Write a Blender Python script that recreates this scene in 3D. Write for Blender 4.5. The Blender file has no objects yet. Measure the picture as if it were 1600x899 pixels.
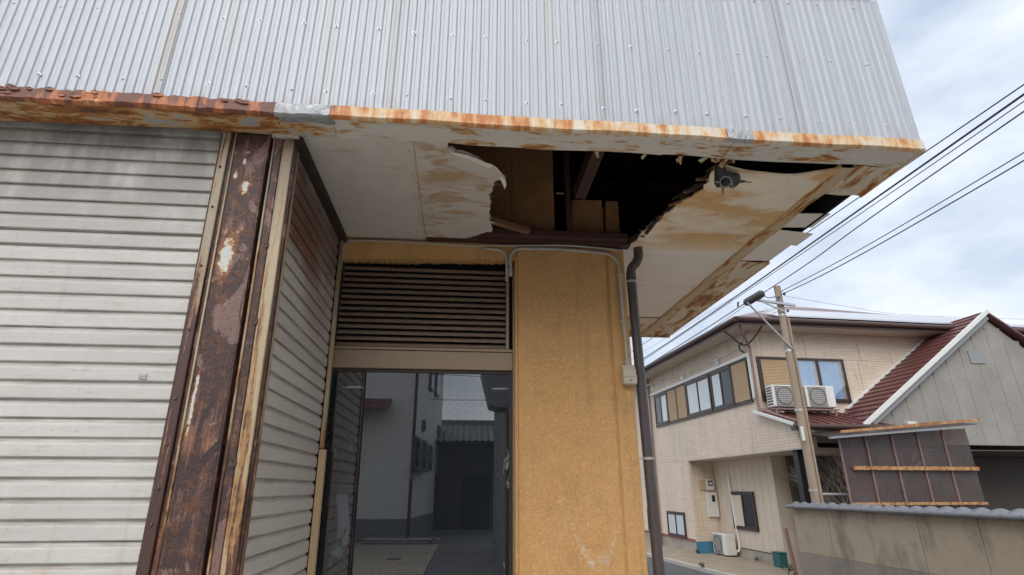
import bpy, bmesh, math, random
from mathutils import Matrix, Vector
R = math.radians
random.seed(7)
scene = bpy.context.scene
col = scene.collection

# ------------------------------------------------------------------ camera, sky, sun, exposure
cam = bpy.data.cameras.new('camera'); cam_o = bpy.data.objects.new('camera', cam); col.objects.link(cam_o)
cam_o.location = (0, 0, 1.55); cam_o.rotation_euler = (R(90 + 20.3), 0, R(-5.24))
cam.sensor_width = 36; cam.lens = 36 * 850 / 1600; cam.clip_start = .05; cam.clip_end = 2000
scene.camera = cam_o
SUN_ELEV, SUN_AZ = 42, 200          # azimuth clockwise from +Y: behind the camera, a little left
world = bpy.data.worlds.new('World'); scene.world = world; world.use_nodes = True
wn = world.node_tree; wn.nodes.clear()
def W(t, **k):
    n = wn.nodes.new(t)
    for a, v in k.items(): setattr(n, a, v)
    return n
wo = W('ShaderNodeOutputWorld'); wb = W('ShaderNodeBackground'); wsky = W('ShaderNodeTexSky')
wsky.sky_type = 'NISHITA'; wsky.sun_disc = False; wsky.sun_elevation = R(SUN_ELEV); wsky.sun_rotation = R(SUN_AZ)
wsky.air_density = 1.0; wsky.dust_density = 1.5
wtc = W('ShaderNodeTexCoord'); wnz = W('ShaderNodeTexNoise'); wmap = W('ShaderNodeMapping')
wmap.inputs['Scale'].default_value = (1, 1, 2.2)
wnz.inputs['Scale'].default_value = 2.9; wnz.inputs['Detail'].default_value = 7; wnz.inputs['Roughness'].default_value = .52
wr = W('ShaderNodeValToRGB'); wr.color_ramp.elements[0].position = .34; wr.color_ramp.elements[1].position = .68
wr.color_ramp.elements[0].color = (4.1, 4.75, 5.9, 1); wr.color_ramp.elements[1].color = (8.2, 8.6, 9.2, 1)
wcov = W('ShaderNodeMix'); wcov.data_type = 'RGBA'; wcov.inputs[0].default_value = .93
wn.links.new(wtc.outputs['Generated'], wmap.inputs['Vector']); wn.links.new(wmap.outputs[0], wnz.inputs['Vector'])
wn.links.new(wnz.outputs['Fac'], wr.inputs['Fac'])
wn.links.new(wsky.outputs[0], wcov.inputs[6]); wn.links.new(wr.outputs['Color'], wcov.inputs[7])
wn.links.new(wcov.outputs[2], wb.inputs['Color']); wb.inputs['Strength'].default_value = .10
wn.links.new(wb.outputs[0], wo.inputs['Surface'])
sun = bpy.data.lights.new('sun', 'SUN'); sun.energy = 1.4; sun.angle = R(55); sun.color = (1, .96, .9)
sun_o = bpy.data.objects.new('sun', sun); col.objects.link(sun_o)
_d = Vector((math.sin(R(SUN_AZ)) * math.cos(R(SUN_ELEV)), math.cos(R(SUN_AZ)) * math.cos(R(SUN_ELEV)), math.sin(R(SUN_ELEV))))
sun_o.rotation_euler = (-_d).to_track_quat('-Z', 'Y').to_euler(); sun_o.location = (0, -5, 20)
scene.view_settings.view_transform = 'Standard'; scene.view_settings.look = 'None'
scene.view_settings.exposure = .56; scene.view_settings.gamma = 1
scene.cycles.use_adaptive_sampling = True; scene.cycles.adaptive_threshold = .03
scene.cycles.max_bounces = 6; scene.cycles.diffuse_bounces = 4; scene.cycles.glossy_bounces = 2; scene.cycles.transparent_max_bounces = 8
scene.cycles.use_denoising = True

# ------------------------------------------------------------------ mesh helpers
G = -.25                                               # street level; the shop floor is z = 0
HOUSE = Matrix.Translation((7.079, 12.596, G)) @ Matrix.Rotation(R(3), 4, 'Z')
I4 = Matrix.Identity(4)
class MB:
    def __init__(s): s.v = []; s.f = []
    def add(s, vs, fs):
        n = len(s.v); s.v += [tuple(p) for p in vs]; s.f += [tuple(i + n for i in f) for f in fs]; return s
    def box(s, x0, x1, y0, y1, z0, z1):
        vs = [(x, y, z) for z in (z0, z1) for y in (y0, y1) for x in (x0, x1)]
        return s.add(vs, [(0, 2, 3, 1), (4, 5, 7, 6), (0, 1, 5, 4), (2, 6, 7, 3), (0, 4, 6, 2), (1, 3, 7, 5)])
    def bar(s, a, b, w, h, up=(0, 0, 1)):
        a, b = Vector(a), Vector(b); d = (b - a).normalized(); u = Vector(up)
        x = d.cross(u)
        if x.length < 1e-4: x = d.cross(Vector((1, 0, 0)))
        x.normalize(); z = x.cross(d).normalized()
        vs = [p + x * (sx * w / 2) + z * (sz * h / 2) for p in (a, b) for sz in (-1, 1) for sx in (-1, 1)]
        return s.add(vs, [(0, 1, 3, 2), (4, 6, 7, 5), (0, 4, 5, 1), (2, 3, 7, 6), (0, 2, 6, 4), (1, 5, 7, 3)])
    def tube(s, path, r, n=10, cap=True):
        P = [Vector(p) for p in path]; m = len(P)
        rr = r if isinstance(r, (list, tuple)) else [r] * m
        ref = Vector((0, 0, 1)); d0 = (P[1] - P[0]).normalized()
        if abs(d0.z) > .9: ref = Vector((1, 0, 0))
        vs = []
        x = d0.cross(ref).normalized()
        for i, p in enumerate(P):
            d = (P[min(i + 1, m - 1)] - P[max(i - 1, 0)]).normalized()
            x = (x - d * x.dot(d)).normalized(); y = d.cross(x)
            vs += [p + (x * math.cos(2 * math.pi * k / n) + y * math.sin(2 * math.pi * k / n)) * rr[i] for k in range(n)]
        fs = [(i * n + k, i * n + (k + 1) % n, (i + 1) * n + (k + 1) % n, (i + 1) * n + k) for i in range(m - 1) for k in range(n)]
        if cap: fs += [tuple(range(n - 1, -1, -1)), tuple((m - 1) * n + k for k in range(n))]
        return s.add(vs, fs)
    def prism(s, poly, fn, d0, d1):
        n = len(poly)
        vs = [fn(p[0], p[1], d0) for p in poly] + [fn(p[0], p[1], d1) for p in poly]
        return s.add(vs, [tuple(range(n))[::-1], tuple(range(n, 2 * n))] + [(i, (i + 1) % n, n + (i + 1) % n, n + i) for i in range(n)])
    def grid(s, fn, nu, nv):
        vs = [fn(i / nu, j / nv) for j in range(nv + 1) for i in range(nu + 1)]
        return s.add(vs, [(j * (nu + 1) + i, j * (nu + 1) + i + 1, (j + 1) * (nu + 1) + i + 1, (j + 1) * (nu + 1) + i) for j in range(nv) for i in range(nu)])
    def mesh(s, name, m, smooth=False):
        me = bpy.data.meshes.new(name); me.from_pydata(s.v, [], s.f)
        bm = bmesh.new(); bm.from_mesh(me); bmesh.ops.recalc_face_normals(bm, faces=bm.faces); bm.to_mesh(me); bm.free()
        me.materials.append(m)
        if smooth:
            me.polygons.foreach_set('use_smooth', [True] * len(me.polygons))
            try: me.set_sharp_from_angle(angle=R(40))
            except Exception: pass
        return me
FR = {}
def place(o, parent, M=I4, off=(0, 0, 0)):
    """a part: its mesh is written in the frame of its thing"""
    o.location = off
    if parent is None: o.matrix_world = M @ Matrix.Translation(off)
    else:
        o.parent = parent; p = FR.get(parent.name)
        if p is not None: o.matrix_parent_inverse = Matrix.Translation(-p)
    col.objects.link(o); return o
def ob(name, mb, m, parent=None, M=I4, smooth=False, bevel=0, solid=0, label=None, off=(0, 0, 0)):
    me = mb if isinstance(mb, bpy.types.Mesh) else mb.mesh(name, m, smooth)
    o = bpy.data.objects.new(name, me); place(o, parent, M, off)
    if solid:
        k = o.modifiers.new('thickness', 'SOLIDIFY'); k.thickness = solid; k.offset = 0
        if smooth: k = o.modifiers.new('crisp', 'EDGE_SPLIT'); k.split_angle = R(42)
    if bevel:
        k = o.modifiers.new('edge', 'BEVEL'); k.width = bevel; k.segments = 2; k.limit_method = 'ANGLE'; k.harden_normals = False
    if label: o['label'] = label
    return o
def tag(o, label, cat, group=None):
    o['label'] = label; o['category'] = cat
    if group: o['group'] = group
    return o
def struct(o): o['kind'] = 'structure'; return o
def thing(name, label, cat, p=(0, 0, 0), M=I4, group=None):
    e = bpy.data.objects.new(name, None); e.empty_display_size = .1
    e.matrix_world = M @ Matrix.Translation(p); col.objects.link(e); FR[e.name] = Vector(p)
    return tag(e, label, cat, group)
def lerp(a, b, t): return a + (b - a) * t
def rnd(a, b): return random.uniform(a, b)
def arc(c, r, a0, a1, n, u, v):
    c, u, v = Vector(c), Vector(u), Vector(v)
    return [c + u * (r * math.cos(lerp(a0, a1, i / n))) + v * (r * math.sin(lerp(a0, a1, i / n))) for i in range(n + 1)]
def smooth_path(pts, n=6):
    P = [Vector(p) for p in pts]; out = []
    for i in range(len(P) - 1):
        p0, p1, p2, p3 = P[max(i - 1, 0)], P[i], P[i + 1], P[min(i + 2, len(P) - 1)]
        for k in range(n):
            t = k / n
            out.append(.5 * ((2 * p1) + (p2 - p0) * t + (2 * p0 - 5 * p1 + 4 * p2 - p3) * t * t + (3 * p1 - p0 - 3 * p2 + p3) * t ** 3))
    return out + [P[-1]]
def sheet_from_outline(poly, z, step, fz):
    """a flat board with the given outline, cut into a net and bent by fz(x, y)"""
    bm = bmesh.new(); bm.faces.new([bm.verts.new((p[0], p[1], z)) for p in poly])
    xs = [p[0] for p in poly]; ys = [p[1] for p in poly]
    for ax, lo, hi in ((0, min(xs), max(xs)), (1, min(ys), max(ys))):
        t = lo + step
        while t < hi - step * .3:
            co = [0, 0, 0]; no = [0, 0, 0]; co[ax] = t; no[ax] = 1
            bmesh.ops.bisect_plane(bm, geom=bm.verts[:] + bm.edges[:] + bm.faces[:], plane_co=co, plane_no=no); t += step
    bmesh.ops.triangulate(bm, faces=[f for f in bm.faces if len(f.verts) > 4])
    for v in bm.verts: v.co.z += fz(v.co.x, v.co.y)
    mb = MB(); bm.verts.index_update()
    mb.v = [tuple(v.co) for v in bm.verts]; mb.f = [tuple(v.index for v in f.verts) for f in bm.faces]; bm.free(); return mb
def jag(pts, n, amp, seed=1):
    rr = random.Random(seed); out = []
    for (x0, y0), (x1, y1) in zip(pts, pts[1:]):
        L = math.hypot(x1 - x0, y1 - y0); k = max(1, int(L * n))
        for i in range(k):
            t = i / k; j = amp if i else amp * .3
            out.append((lerp(x0, x1, t) + rr.uniform(-j, j), lerp(y0, y1, t) + rr.uniform(-j, j)))
    return out + [pts[-1]]

# ------------------------------------------------------------------ material helpers
class Mat:
    def __init__(s, name, rough=.6, metal=0, spec=.5):
        s.m = bpy.data.materials.new(name); s.m.use_nodes = True; s.t = s.m.node_tree
        s.b = s.t.nodes['Principled BSDF']; s.b.inputs['Roughness'].default_value = rough; s.b.inputs['Metallic'].default_value = metal
        s.b.inputs['Specular IOR Level'].default_value = spec
        s.pos = s.n('ShaderNodeNewGeometry').outputs['Position']; s.obj = s.n('ShaderNodeTexCoord').outputs['Object']
    def n(s, t): return s.t.nodes.new(t)
    def rand(s, lo, hi): return s.math('ADD', lo, s.math('MULTIPLY', s.n('ShaderNodeObjectInfo').outputs['Random'], hi - lo))
    def put(s, sock, v):
        if isinstance(v, bpy.types.NodeSocket): s.t.links.new(v, sock)
        elif isinstance(v, (tuple, list)): sock.default_value = tuple(v) + (1,) if len(v) == 3 and sock.type == 'RGBA' else tuple(v)
        else: sock.default_value = v
    def scale(s, v, sc, rot=(0, 0, 0), loc=(0, 0, 0)):
        k = s.n('ShaderNodeMapping'); s.put(k.inputs['Vector'], v); k.inputs['Scale'].default_value = sc
        k.inputs['Rotation'].default_value = rot; k.inputs['Location'].default_value = loc; return k.outputs[0]
    def noise(s, scale, detail=4, rough=.55, dist=0, v=None):
        k = s.n('ShaderNodeTexNoise'); s.put(k.inputs['Vector'], v if v is not None else s.pos)
        k.inputs['Scale'].default_value = scale; k.inputs['Detail'].default_value = min(detail, 5)
        k.inputs['Roughness'].default_value = rough; k.inputs['Distortion'].default_value = dist; return k.outputs['Fac']
    def voro(s, scale, feature='F1', v=None, out='Distance'):
        k = s.n('ShaderNodeTexVoronoi'); k.feature = feature; s.put(k.inputs['Vector'], v if v is not None else s.pos)
        k.inputs['Scale'].default_value = scale; return k.outputs[out]
    def math(s, op, a, b=0, c=None):
        k = s.n('ShaderNodeMath'); k.operation = op; s.put(k.inputs[0], a); s.put(k.inputs[1], b)
        if c is not None: s.put(k.inputs[2], c)
        return k.outputs[0]
    def sm(s, x, lo, hi):
        k = s.n('ShaderNodeMapRange'); k.interpolation_type = 'SMOOTHSTEP'; s.put(k.inputs[0], x)
        k.inputs[1].default_value = lo; k.inputs[2].default_value = hi; return k.outputs[0]
    def xyz(s, v): 
        k = s.n('ShaderNodeSeparateXYZ'); s.put(k.inputs[0], v); return k.outputs
    def comb(s, x, y, z):
        k = s.n('ShaderNodeCombineXYZ'); s.put(k.inputs[0], x); s.put(k.inputs[1], y); s.put(k.inputs[2], z); return k.outputs[0]
    def mix(s, f, a, b):
        k = s.n('ShaderNodeMix'); k.data_type = 'RGBA'; s.put(k.inputs[0], f); s.put(k.inputs[6], a); s.put(k.inputs[7], b); return k.outputs[2]
    def mul(s, c, f):
        k = s.n('ShaderNodeMix'); k.data_type = 'RGBA'; k.blend_type = 'MULTIPLY'; k.inputs[0].default_value = 1
        s.put(k.inputs[6], c); s.put(k.inputs[7], s.comb(f, f, f) if not isinstance(f, tuple) else f); return k.outputs[2]
    def spot(s, p, sx, wob=.35, ns=14):
        """1 at p fading to 0 about sx (per-axis radii) away, with a ragged rim"""
        k = s.n('ShaderNodeVectorMath'); k.operation = 'SUBTRACT'; s.put(k.inputs[0], s.pos); k.inputs[1].default_value = p
        k2 = s.n('ShaderNodeVectorMath'); k2.operation = 'DIVIDE'; s.put(k2.inputs[0], k.outputs[0]); k2.inputs[1].default_value = sx
        k3 = s.n('ShaderNodeVectorMath'); k3.operation = 'LENGTH'; s.put(k3.inputs[0], k2.outputs[0])
        d = s.math('ADD', k3.outputs['Value'], s.math('MULTIPLY', s.math('SUBTRACT', s.noise(ns, 7, .7), .5), wob * 4))
        return d
    def bump(s, h, strength=.3, dist=.01):
        k = s.n('ShaderNodeBump'); k.inputs['Strength'].default_value = strength; k.inputs['Distance'].default_value = dist
        s.put(k.inputs['Height'], h); s.t.links.new(k.outputs[0], s.b.inputs['Normal'])
    def color(s, c): s.put(s.b.inputs['Base Color'], c); return s
    def rough(s, v): s.put(s.b.inputs['Roughness'], v); return s
def plain(name, c, rough=.6, metal=0, var=.12, scale=9, bump=0, spec=.5):
    k = Mat(name, rough, metal, spec)
    f = k.math('ADD', 1 - var, k.math('MULTIPLY', k.noise(scale, 6, .6), var * 2))
    f2 = k.math('ADD', 1 - var * .5, k.math('MULTIPLY', k.noise(scale * 9, 4, .6), var))
    k.color(k.mul(k.mul(c, f), f2))
    if bump: k.bump(k.noise(scale * 12, 4, .6), .3, bump)
    return k.m
MT = {}
# galvanised corrugated sheet
k = Mat('corrugated_metal', .5, .12)
st = k.noise(1, 5, .6, 0, k.scale(k.pos, (26, 26, .7))); fine = k.noise(1, 4, .6, 0, k.scale(k.pos, (160, 160, 5)))
cl = k.mix(k.sm(st, .3, .75), (.46, .487, .522), (.54, .56, .59))
cl = k.mul(cl, k.math('ADD', .9, k.math('MULTIPLY', fine, .2)))
px, py, pz = k.xyz(k.pos)
warm = k.math('MULTIPLY', k.sm(k.noise(1, 3, .6, 0, k.scale(k.pos, (9, 9, .35), loc=(3, 0, 0))), .56, .74), .5)
cl = k.mix(warm, cl, (.46, .41, .36))
lap = None
for sx in (-1.5, -.42, .65, 1.72):
    d = k.math('ABSOLUTE', k.math('SUBTRACT', px, sx + .02)); g = k.math('SUBTRACT', 1, k.sm(d, .008, .03))
    lap = g if lap is None else k.math('MAXIMUM', lap, g)
cl = k.mix(k.math('MULTIPLY', lap, k.math('MULTIPLY', k.noise(5, 5, .7), .55)), cl, (.30, .24, .20))
spk = k.math('MULTIPLY', k.sm(k.voro(16), .08, .03), k.sm(k.noise(4, 3), .5, .62))
cl = k.mix(k.math('MULTIPLY', spk, .5), cl, (.35, .33, .33))
cl = k.mul(cl, k.rand(.95, 1.05))
run = k.math('MULTIPLY', k.sm(k.noise(1, 4, .6, 0, k.scale(k.pos, (44, 44, 1.1), loc=(7, 1, 2))), .62, .74), k.sm(k.noise(2.2, 3), .42, .6))
cl = k.mix(k.math('MULTIPLY', run, .45), cl, (.36, .29, .24))
low = k.math('MULTIPLY', k.sm(pz, 3.40, 3.27), k.sm(k.noise(1, 5, .65, 0, k.scale(k.pos, (20, 20, 3))), .45, .7))
cl = k.mix(k.math('MULTIPLY', low, .4), cl, (.33, .25, .19))
k.color(cl); k.rough(k.math('ADD', .34, k.math('MULTIPLY', st, .2)))
k.bump(k.math('ADD', k.noise(14, 3), k.math('MULTIPLY', k.noise(3.2, 2), 3)), .22, .006); MT['clad'] = k.m
def rusty(name, paint, x_split=None, base=.0, streak=False, scale=7, stretch=(1, 1, 1), soft=.08):
    """old paint breaking into rust; more of it where base is higher"""
    k = Mat(name, .62)
    v = k.scale(k.pos, stretch)
    n = k.noise(scale, 8, .62, .6, v); n2 = k.noise(scale * 3.7, 6, .65, .3, v); n3 = k.noise(scale * 14, 5, .7, 0, v)
    amt = k.math('ADD', n, k.math('MULTIPLY', k.math('SUBTRACT', n2, .5), .38))
    amt = k.math('ADD', amt, base)
    px, py, pz = k.xyz(k.pos)
    if x_split is not None:
        amt = k.math('ADD', amt, k.math('MULTIPLY', k.sm(px, x_split + .22, x_split - .1), .15))
    if x_split is not None: paint = k.mix(k.sm(px, x_split + .3, x_split), paint, (.36, .36, .35))
    dirt = k.mul(paint, k.math('ADD', .82, k.math('MULTIPLY', n2, .34)))
    c = k.mix(k.sm(amt, .52, .6), dirt, (.55, .36, .16))
    c = k.mix(k.sm(amt, .585, .585 + soft), c, k.mix(n3, (.42, .17, .04), (.24, .085, .025)))
    c = k.mix(k.sm(amt, .70, .78), c, k.mix(n3, (.10, .04, .025), (.20, .075, .03)))
    k.color(c); k.rough(k.math('ADD', .5, k.math('MULTIPLY', n2, .35)))
    k.bump(k.math('ADD', amt, k.math('MULTIPLY', n3, .4)), .35, .008)
    return k
CREAM = (.62, .58, .50)
MT['under'] = rusty('rusted_underside_paint', (.66, .63, .57), -.9, .014, scale=7, stretch=(.6, 1.8, 1)).m
MT['side_under'] = rusty('rusted_side_paint', (.68, .60, .48), None, .055, scale=6, stretch=(1.5, .5, 1)).m
MT['channel'] = rusty('stained_channel', (.56, .44, .29), None, .03, scale=6, stretch=(2, .4, 1)).m
# the bright flashing with drip marks
k = Mat('rust_streaked_flashing', .55)
px, py, pz = k.xyz(k.pos)
drip = k.noise(1, 6, .65, 0, k.scale(k.pos, (17, 4, 3))); blot = k.noise(5, 6, .6, .5); fine = k.noise(60, 5, .7)
left = k.sm(px, -.45, -1.0)
amt = k.math('ADD', k.math('ADD', k.math('MULTIPLY', drip, .62), k.math('MULTIPLY', blot, .42)), k.math('MULTIPLY', left, .15))
amt = k.math('ADD', amt, k.math('MULTIPLY', k.sm(px, .9, -.4), .04))
c = k.mix(k.sm(amt, .44, .54), (.74, .66, .53), (.72, .45, .22))
c = k.mix(k.sm(amt, .52, .62), c, k.mix(fine, k.mix(left, (.66, .25, .07), (.60, .20, .06)), k.mix(left, (.44, .13, .035), (.34, .10, .035))))
c = k.mix(k.math('MULTIPLY', k.sm(amt, .655, .72), .9), c, k.mix(fine, (.07, .03, .03), (.2, .07, .04)))
k.color(c); k.bump(k.math('ADD', amt, k.math('MULTIPLY', fine, .3)), .4, .008); MT['flash'] = k.m
# crumpled silver tape
k = Mat('silver_tape', .42, .5); n = k.noise(16, 6, .6, 1.6)
k.color(k.mix(n, (.26, .265, .27), (.56, .565, .57))); k.bump(n, .9, .02); MT['tape'] = k.m
# rusted steel post
def post_mat(name, spots, light=0):
    k = Mat(name, .42, .05)
    n = k.noise(5, 8, .66, .8); n2 = k.noise(21, 8, .7, .6); n3 = k.noise(110, 5, .7); vs = k.noise(1, 7, .68, .4, k.scale(k.pos, (34, 34, 2.1))); vf = k.noise(1, 6, .7, .3, k.scale(k.pos, (90, 90, 5)))
    px, py, pz = k.xyz(k.pos)
    c = k.mix(n3, (.034, .018, .017), (.085, .043, .036))
    c = k.mix(k.sm(k.math('ADD', n2, k.math('MULTIPLY', vs, .4)), .68, .82), c, (.14, .055, .026))
    low = k.math('ADD', k.math('MULTIPLY', k.sm(pz, 3.1, 1.2), .05), light - .01)
    a1 = k.math('ADD', k.math('ADD', k.math('MULTIPLY', vs, .55), k.math('MULTIPLY', n, .5)), low)
    c = k.mix(k.sm(a1, .575, .68), c, k.mix(vf, (.14, .06, .042), (.31, .16, .12)))
    c = k.mix(k.sm(k.math('ADD', a1, k.math('MULTIPLY', k.math('SUBTRACT', vf, .5), .5)), .655, .73), c, k.mix(n3, (.45, .18, .05), (.28, .095, .03)))
    pk = k.noise(3.4, 8, .68, 1.1, k.scale(k.pos, (1.5, 1.5, .8), loc=(4, 1, 9)))
    c = k.mix(k.math('MULTIPLY', k.sm(pk, .565, .60), k.math('ADD', .45, k.math('MULTIPLY', vf, .5))), c, k.mix(n2, (.20, .115, .10), (.33, .20, .165)))
    c = k.mix(k.sm(k.math('ADD', pk, k.math('MULTIPLY', n2, .1)), .42, .37), c, k.mix(n3, (.026, .015, .016), (.06, .034, .032)))
    pit = k.sm(k.voro(70), .22, .08); c = k.mix(k.math('MULTIPLY', pit, .6), c, (.03, .014, .010))
    fl = k.sm(k.math('ADD', n2, k.math('MULTIPLY', n, .5)), .93, .99); c = k.mix(k.math('MULTIPLY', fl, .7), c, (.55, .42, .28))
    for p, sx, wob in spots:
        d = k.spot(p, sx, wob * 2.6, 40)
        c = k.mix(k.math('MULTIPLY', k.sm(d, 1.7, 1.1), .55), c, (.36, .14, .04)); c = k.mix(k.sm(d, .98, .90), c, (.60, .43, .21)); c = k.mix(k.sm(d, .82, .74), c, (.58, .59, .57))
    k.color(c); k.rough(k.math('ADD', .3, k.math('MULTIPLY', n2, .45)))
    k.bump(k.math('SUBTRACT', k.math('ADD', k.math('ADD', a1, n2), k.math('MULTIPLY', n3, .5)), k.math('MULTIPLY', pit, .6)), .7, .007); return k.m
MT['post'] = post_mat('rusted_steel_post', [((-1.10, 2.4, 2.555), (.027, .3, .085), .24), ((-1.075, 2.4, 2.92), (.019, .3, .034), .4),
                     ((-1.13, 2.4, 2.98), (.008, .3, .024), .4), ((-1.10, 2.4, 3.06), (.006, .3, .014), .6), ((-1.115, 2.4, 1.88), (.006, .3, .12), .35)])
MT['post2'] = post_mat('dark_rusted_steel', [])
# cream painted rails, worn to brown
k = Mat('worn_cream_rail', .5); px, py, pz = k.xyz(k.pos)
n = k.noise(1, 7, .62, .5, k.scale(k.pos, (30, 30, 2.2))); n2 = k.noise(30, 6, .65)
amt = k.math('ADD', n, k.math('ADD', k.math('MULTIPLY', k.sm(pz, 2.5, 1.4), .17), k.math('MULTIPLY', k.math('SUBTRACT', n2, .5), .25)))
c = k.mul(k.mix(k.sm(pz, 2.5, 3.1), (.46, .37, .235), (.25, .20, .145)), k.math('ADD', .72, k.math('MULTIPLY', n2, .5)))
c = k.mix(k.sm(amt, .55, .62), c, (.36, .19, .07)); c = k.mix(k.sm(amt, .63, .7), c, (.11, .05, .035))
k.color(c); k.bump(amt, .4, .005); MT['rail'] = k.m
k = Mat('brown_worn_rail', .5); px, py, pz = k.xyz(k.pos)
n = k.noise(1, 7, .62, .5, k.scale(k.pos, (40, 40, 2.0))); n2 = k.noise(30, 6, .65)
amt = k.math('ADD', n, k.math('ADD', k.math('MULTIPLY', k.sm(pz, 2.9, 1.9), .26), k.math('MULTIPLY', k.math('SUBTRACT', n2, .5), .25)))
c = k.mul((.36, .29, .20), k.math('ADD', .72, k.math('MULTIPLY', n2, .5)))
c = k.mix(k.sm(amt, .54, .60), c, (.30, .14, .055)); c = k.mix(k.sm(amt, .60, .66), c, (.075, .035, .028))
k.color(c); k.bump(amt, .4, .005); MT['rail_brown'] = k.m
# shutters
def shutter_mat(name, base, stain=None, dirt=.3, across='x'):
    k = Mat(name, .5)
    px, py, pz = k.xyz(k.pos); ox, oy, oz = k.xyz(k.obj)
    n = k.noise(5, 6, .6, .3, k.scale(k.pos, (.35, .35, 2.5))); n2 = k.noise(40, 5, .65); st = k.noise(1, 6, .65, .2, k.scale(k.pos, (16, 16, .9)))
    c = k.mul(base, k.math('ADD', 1 - dirt * .5, k.math('MULTIPLY', n, dirt)))
    c = k.mul(k.mul(c, k.math('ADD', .93, k.math('MULTIPLY', n2, .14))), k.rand(.93, 1.04))
    c = k.mix(k.math('MULTIPLY', k.sm(st, .54, .76), .35), c, (.36, .31, .25))
    ln = k.noise(1, 5, .6, 0, k.scale(k.pos, (6, 6, 60)))
    joint = k.math('MULTIPLY', k.math('MAXIMUM', k.sm(oz, .012, .006), k.sm(oz, .058, .066)), k.math('ADD', .12, k.math('MULTIPLY', k.sm(ln, .35, .7), .4)))
    c = k.mix(joint, c, (.20, .165, .13))
    grime_shade = k.math('MULTIPLY', k.sm(pz, 2.3, 3.2), k.sm(k.noise(3, 6, .6, 0, k.scale(k.pos, (2, 2, .7))), .22, .6))  # patchy grime that also paints in the shadow at the shutter top
    c = k.mix(k.math('MULTIPLY', grime_shade, .75), c, (.17, .15, .125))
    rs = k.sm(k.noise(3.3, 6, .6, .2, k.scale(k.pos, (.9, .9, 5), loc=(1.3, 0, .4))), .64, .73)
    c = k.mix(k.math('MULTIPLY', rs, .6), c, (.55, .36, .2))
    scr = k.sm(k.math('ABSOLUTE', k.math('SUBTRACT', k.noise(1, 3, .5, .5, k.scale(k.pos, (1.2, 1.2, 22))), .5)), .006, .001)
    c = k.mix(k.math('MULTIPLY', scr, .35), c, (.30, .27, .24))
    if stain:
        for p, sx, colr, a in stain:
            c = k.mix(k.math('MULTIPLY', k.sm(k.spot(p, sx, .28, 5), 1.15, .45), a), c, colr)
    k.color(c); k.bump(k.math('ADD', n2, k.math('MULTIPLY', k.noise(4, 2, .5), 5)), .22, .004); return k.m
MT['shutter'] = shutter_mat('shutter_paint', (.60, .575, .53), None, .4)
MT['shutter_side'] = shutter_mat('stained_shutter_paint', (.54, .485, .42),
    [((-.888, 2.72, 2.90), (.3, .46, .24), (.13, .055, .03), .95), ((-.888, 2.62, 3.05), (.3, .5, .16), (.13, .075, .055), .8), ((-.888, 2.98, 2.76), (.3, .28, .13), (.19, .09, .06), .75), ((-.888, 3.3, 3.0), (.3, .45, .24), (.17, .105, .075), .75), ((-.888, 3.15, 2.55), (.3, .3, .2), (.30, .20, .14), .5)])
# soffit boards
def soffit(name, paint, stain_fn):
    k = Mat(name, .7)
    n = k.noise(6, 6, .6); n2 = k.noise(38, 6, .65, 1.2); n3 = k.noise(120, 4, .6)
    c = k.mul(paint, k.math('ADD', .86, k.math('MULTIPLY', n, .28)))
    c = stain_fn(k, c, n, n2)
    k.color(c); k.bump(k.math('ADD', n2, k.math('MULTIPLY', n3, .4)), .35, .006); return k.m
def st_left(k, c, n, n2):
    d = k.noise(3.1, 5, .55, .9, k.scale(k.pos, (1, 2.2, 1), (0, 0, R(33)), (.7, .2, 0)))
    px, py, pz = k.xyz(k.pos)
    m = k.math('MULTIPLY', k.sm(d, .48, .60), k.sm(px, -.38, -.2))
    c = k.mix(k.math('MULTIPLY', m, .85), c, (.46, .31, .165))
    m2 = k.math('MULTIPLY', k.sm(k.noise(7, 6, .6, 0, k.scale(k.pos, (.5, 2.5, 1))), .60, .68), .5)
    return k.mix(m2, c, (.48, .34, .2))
MT['soffit_l'] = soffit('stained_white_board', (.61, .575, .515), st_left)
def st_right(k, c, n, n2):
    px, py, pz = k.xyz(k.pos)
    d = k.noise(2.3, 4, .5, .5, k.scale(k.pos, (1, 1.9, 1), (0, 0, R(35)), (2, 0, 0)))
    near = k.sm(py, 3.75, 3.3)
    m = k.math('MULTIPLY', k.sm(d, .34, .62), near)
    ring = k.math('MULTIPLY', k.sm(k.math('ABSOLUTE', k.math('SUBTRACT', d, .53)), .022, .004), near)
    c = k.mix(k.math('MULTIPLY', ring, .45), c, (.34, .19, .075))
    c = k.mix(k.math('MULTIPLY', m, .95), c, k.mix(n2, (.60, .32, .10), (.72, .45, .19)))
    m2 = k.math('MULTIPLY', k.sm(k.noise(9, 7, .65, 1.5, k.scale(k.pos, (1, 2.6, 1), (0, 0, R(40)))), .56, .7), .4)
    return k.mix(k.math('MULTIPLY', m2, near), c, (.40, .24, .10))
MT['soffit_r'] = soffit('water_stained_board', (.86, .77, .62), st_right)  # stained board, its paint lightened to stand for the side street's light
MT['soffit_c'] = soffit('clean_white_board', (.80, .76, .69), lambda k, c, n, n2: k.mix(k.math('MULTIPLY', k.sm(n, .58, .7), .35), c, (.58, .42, .24)))
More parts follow.
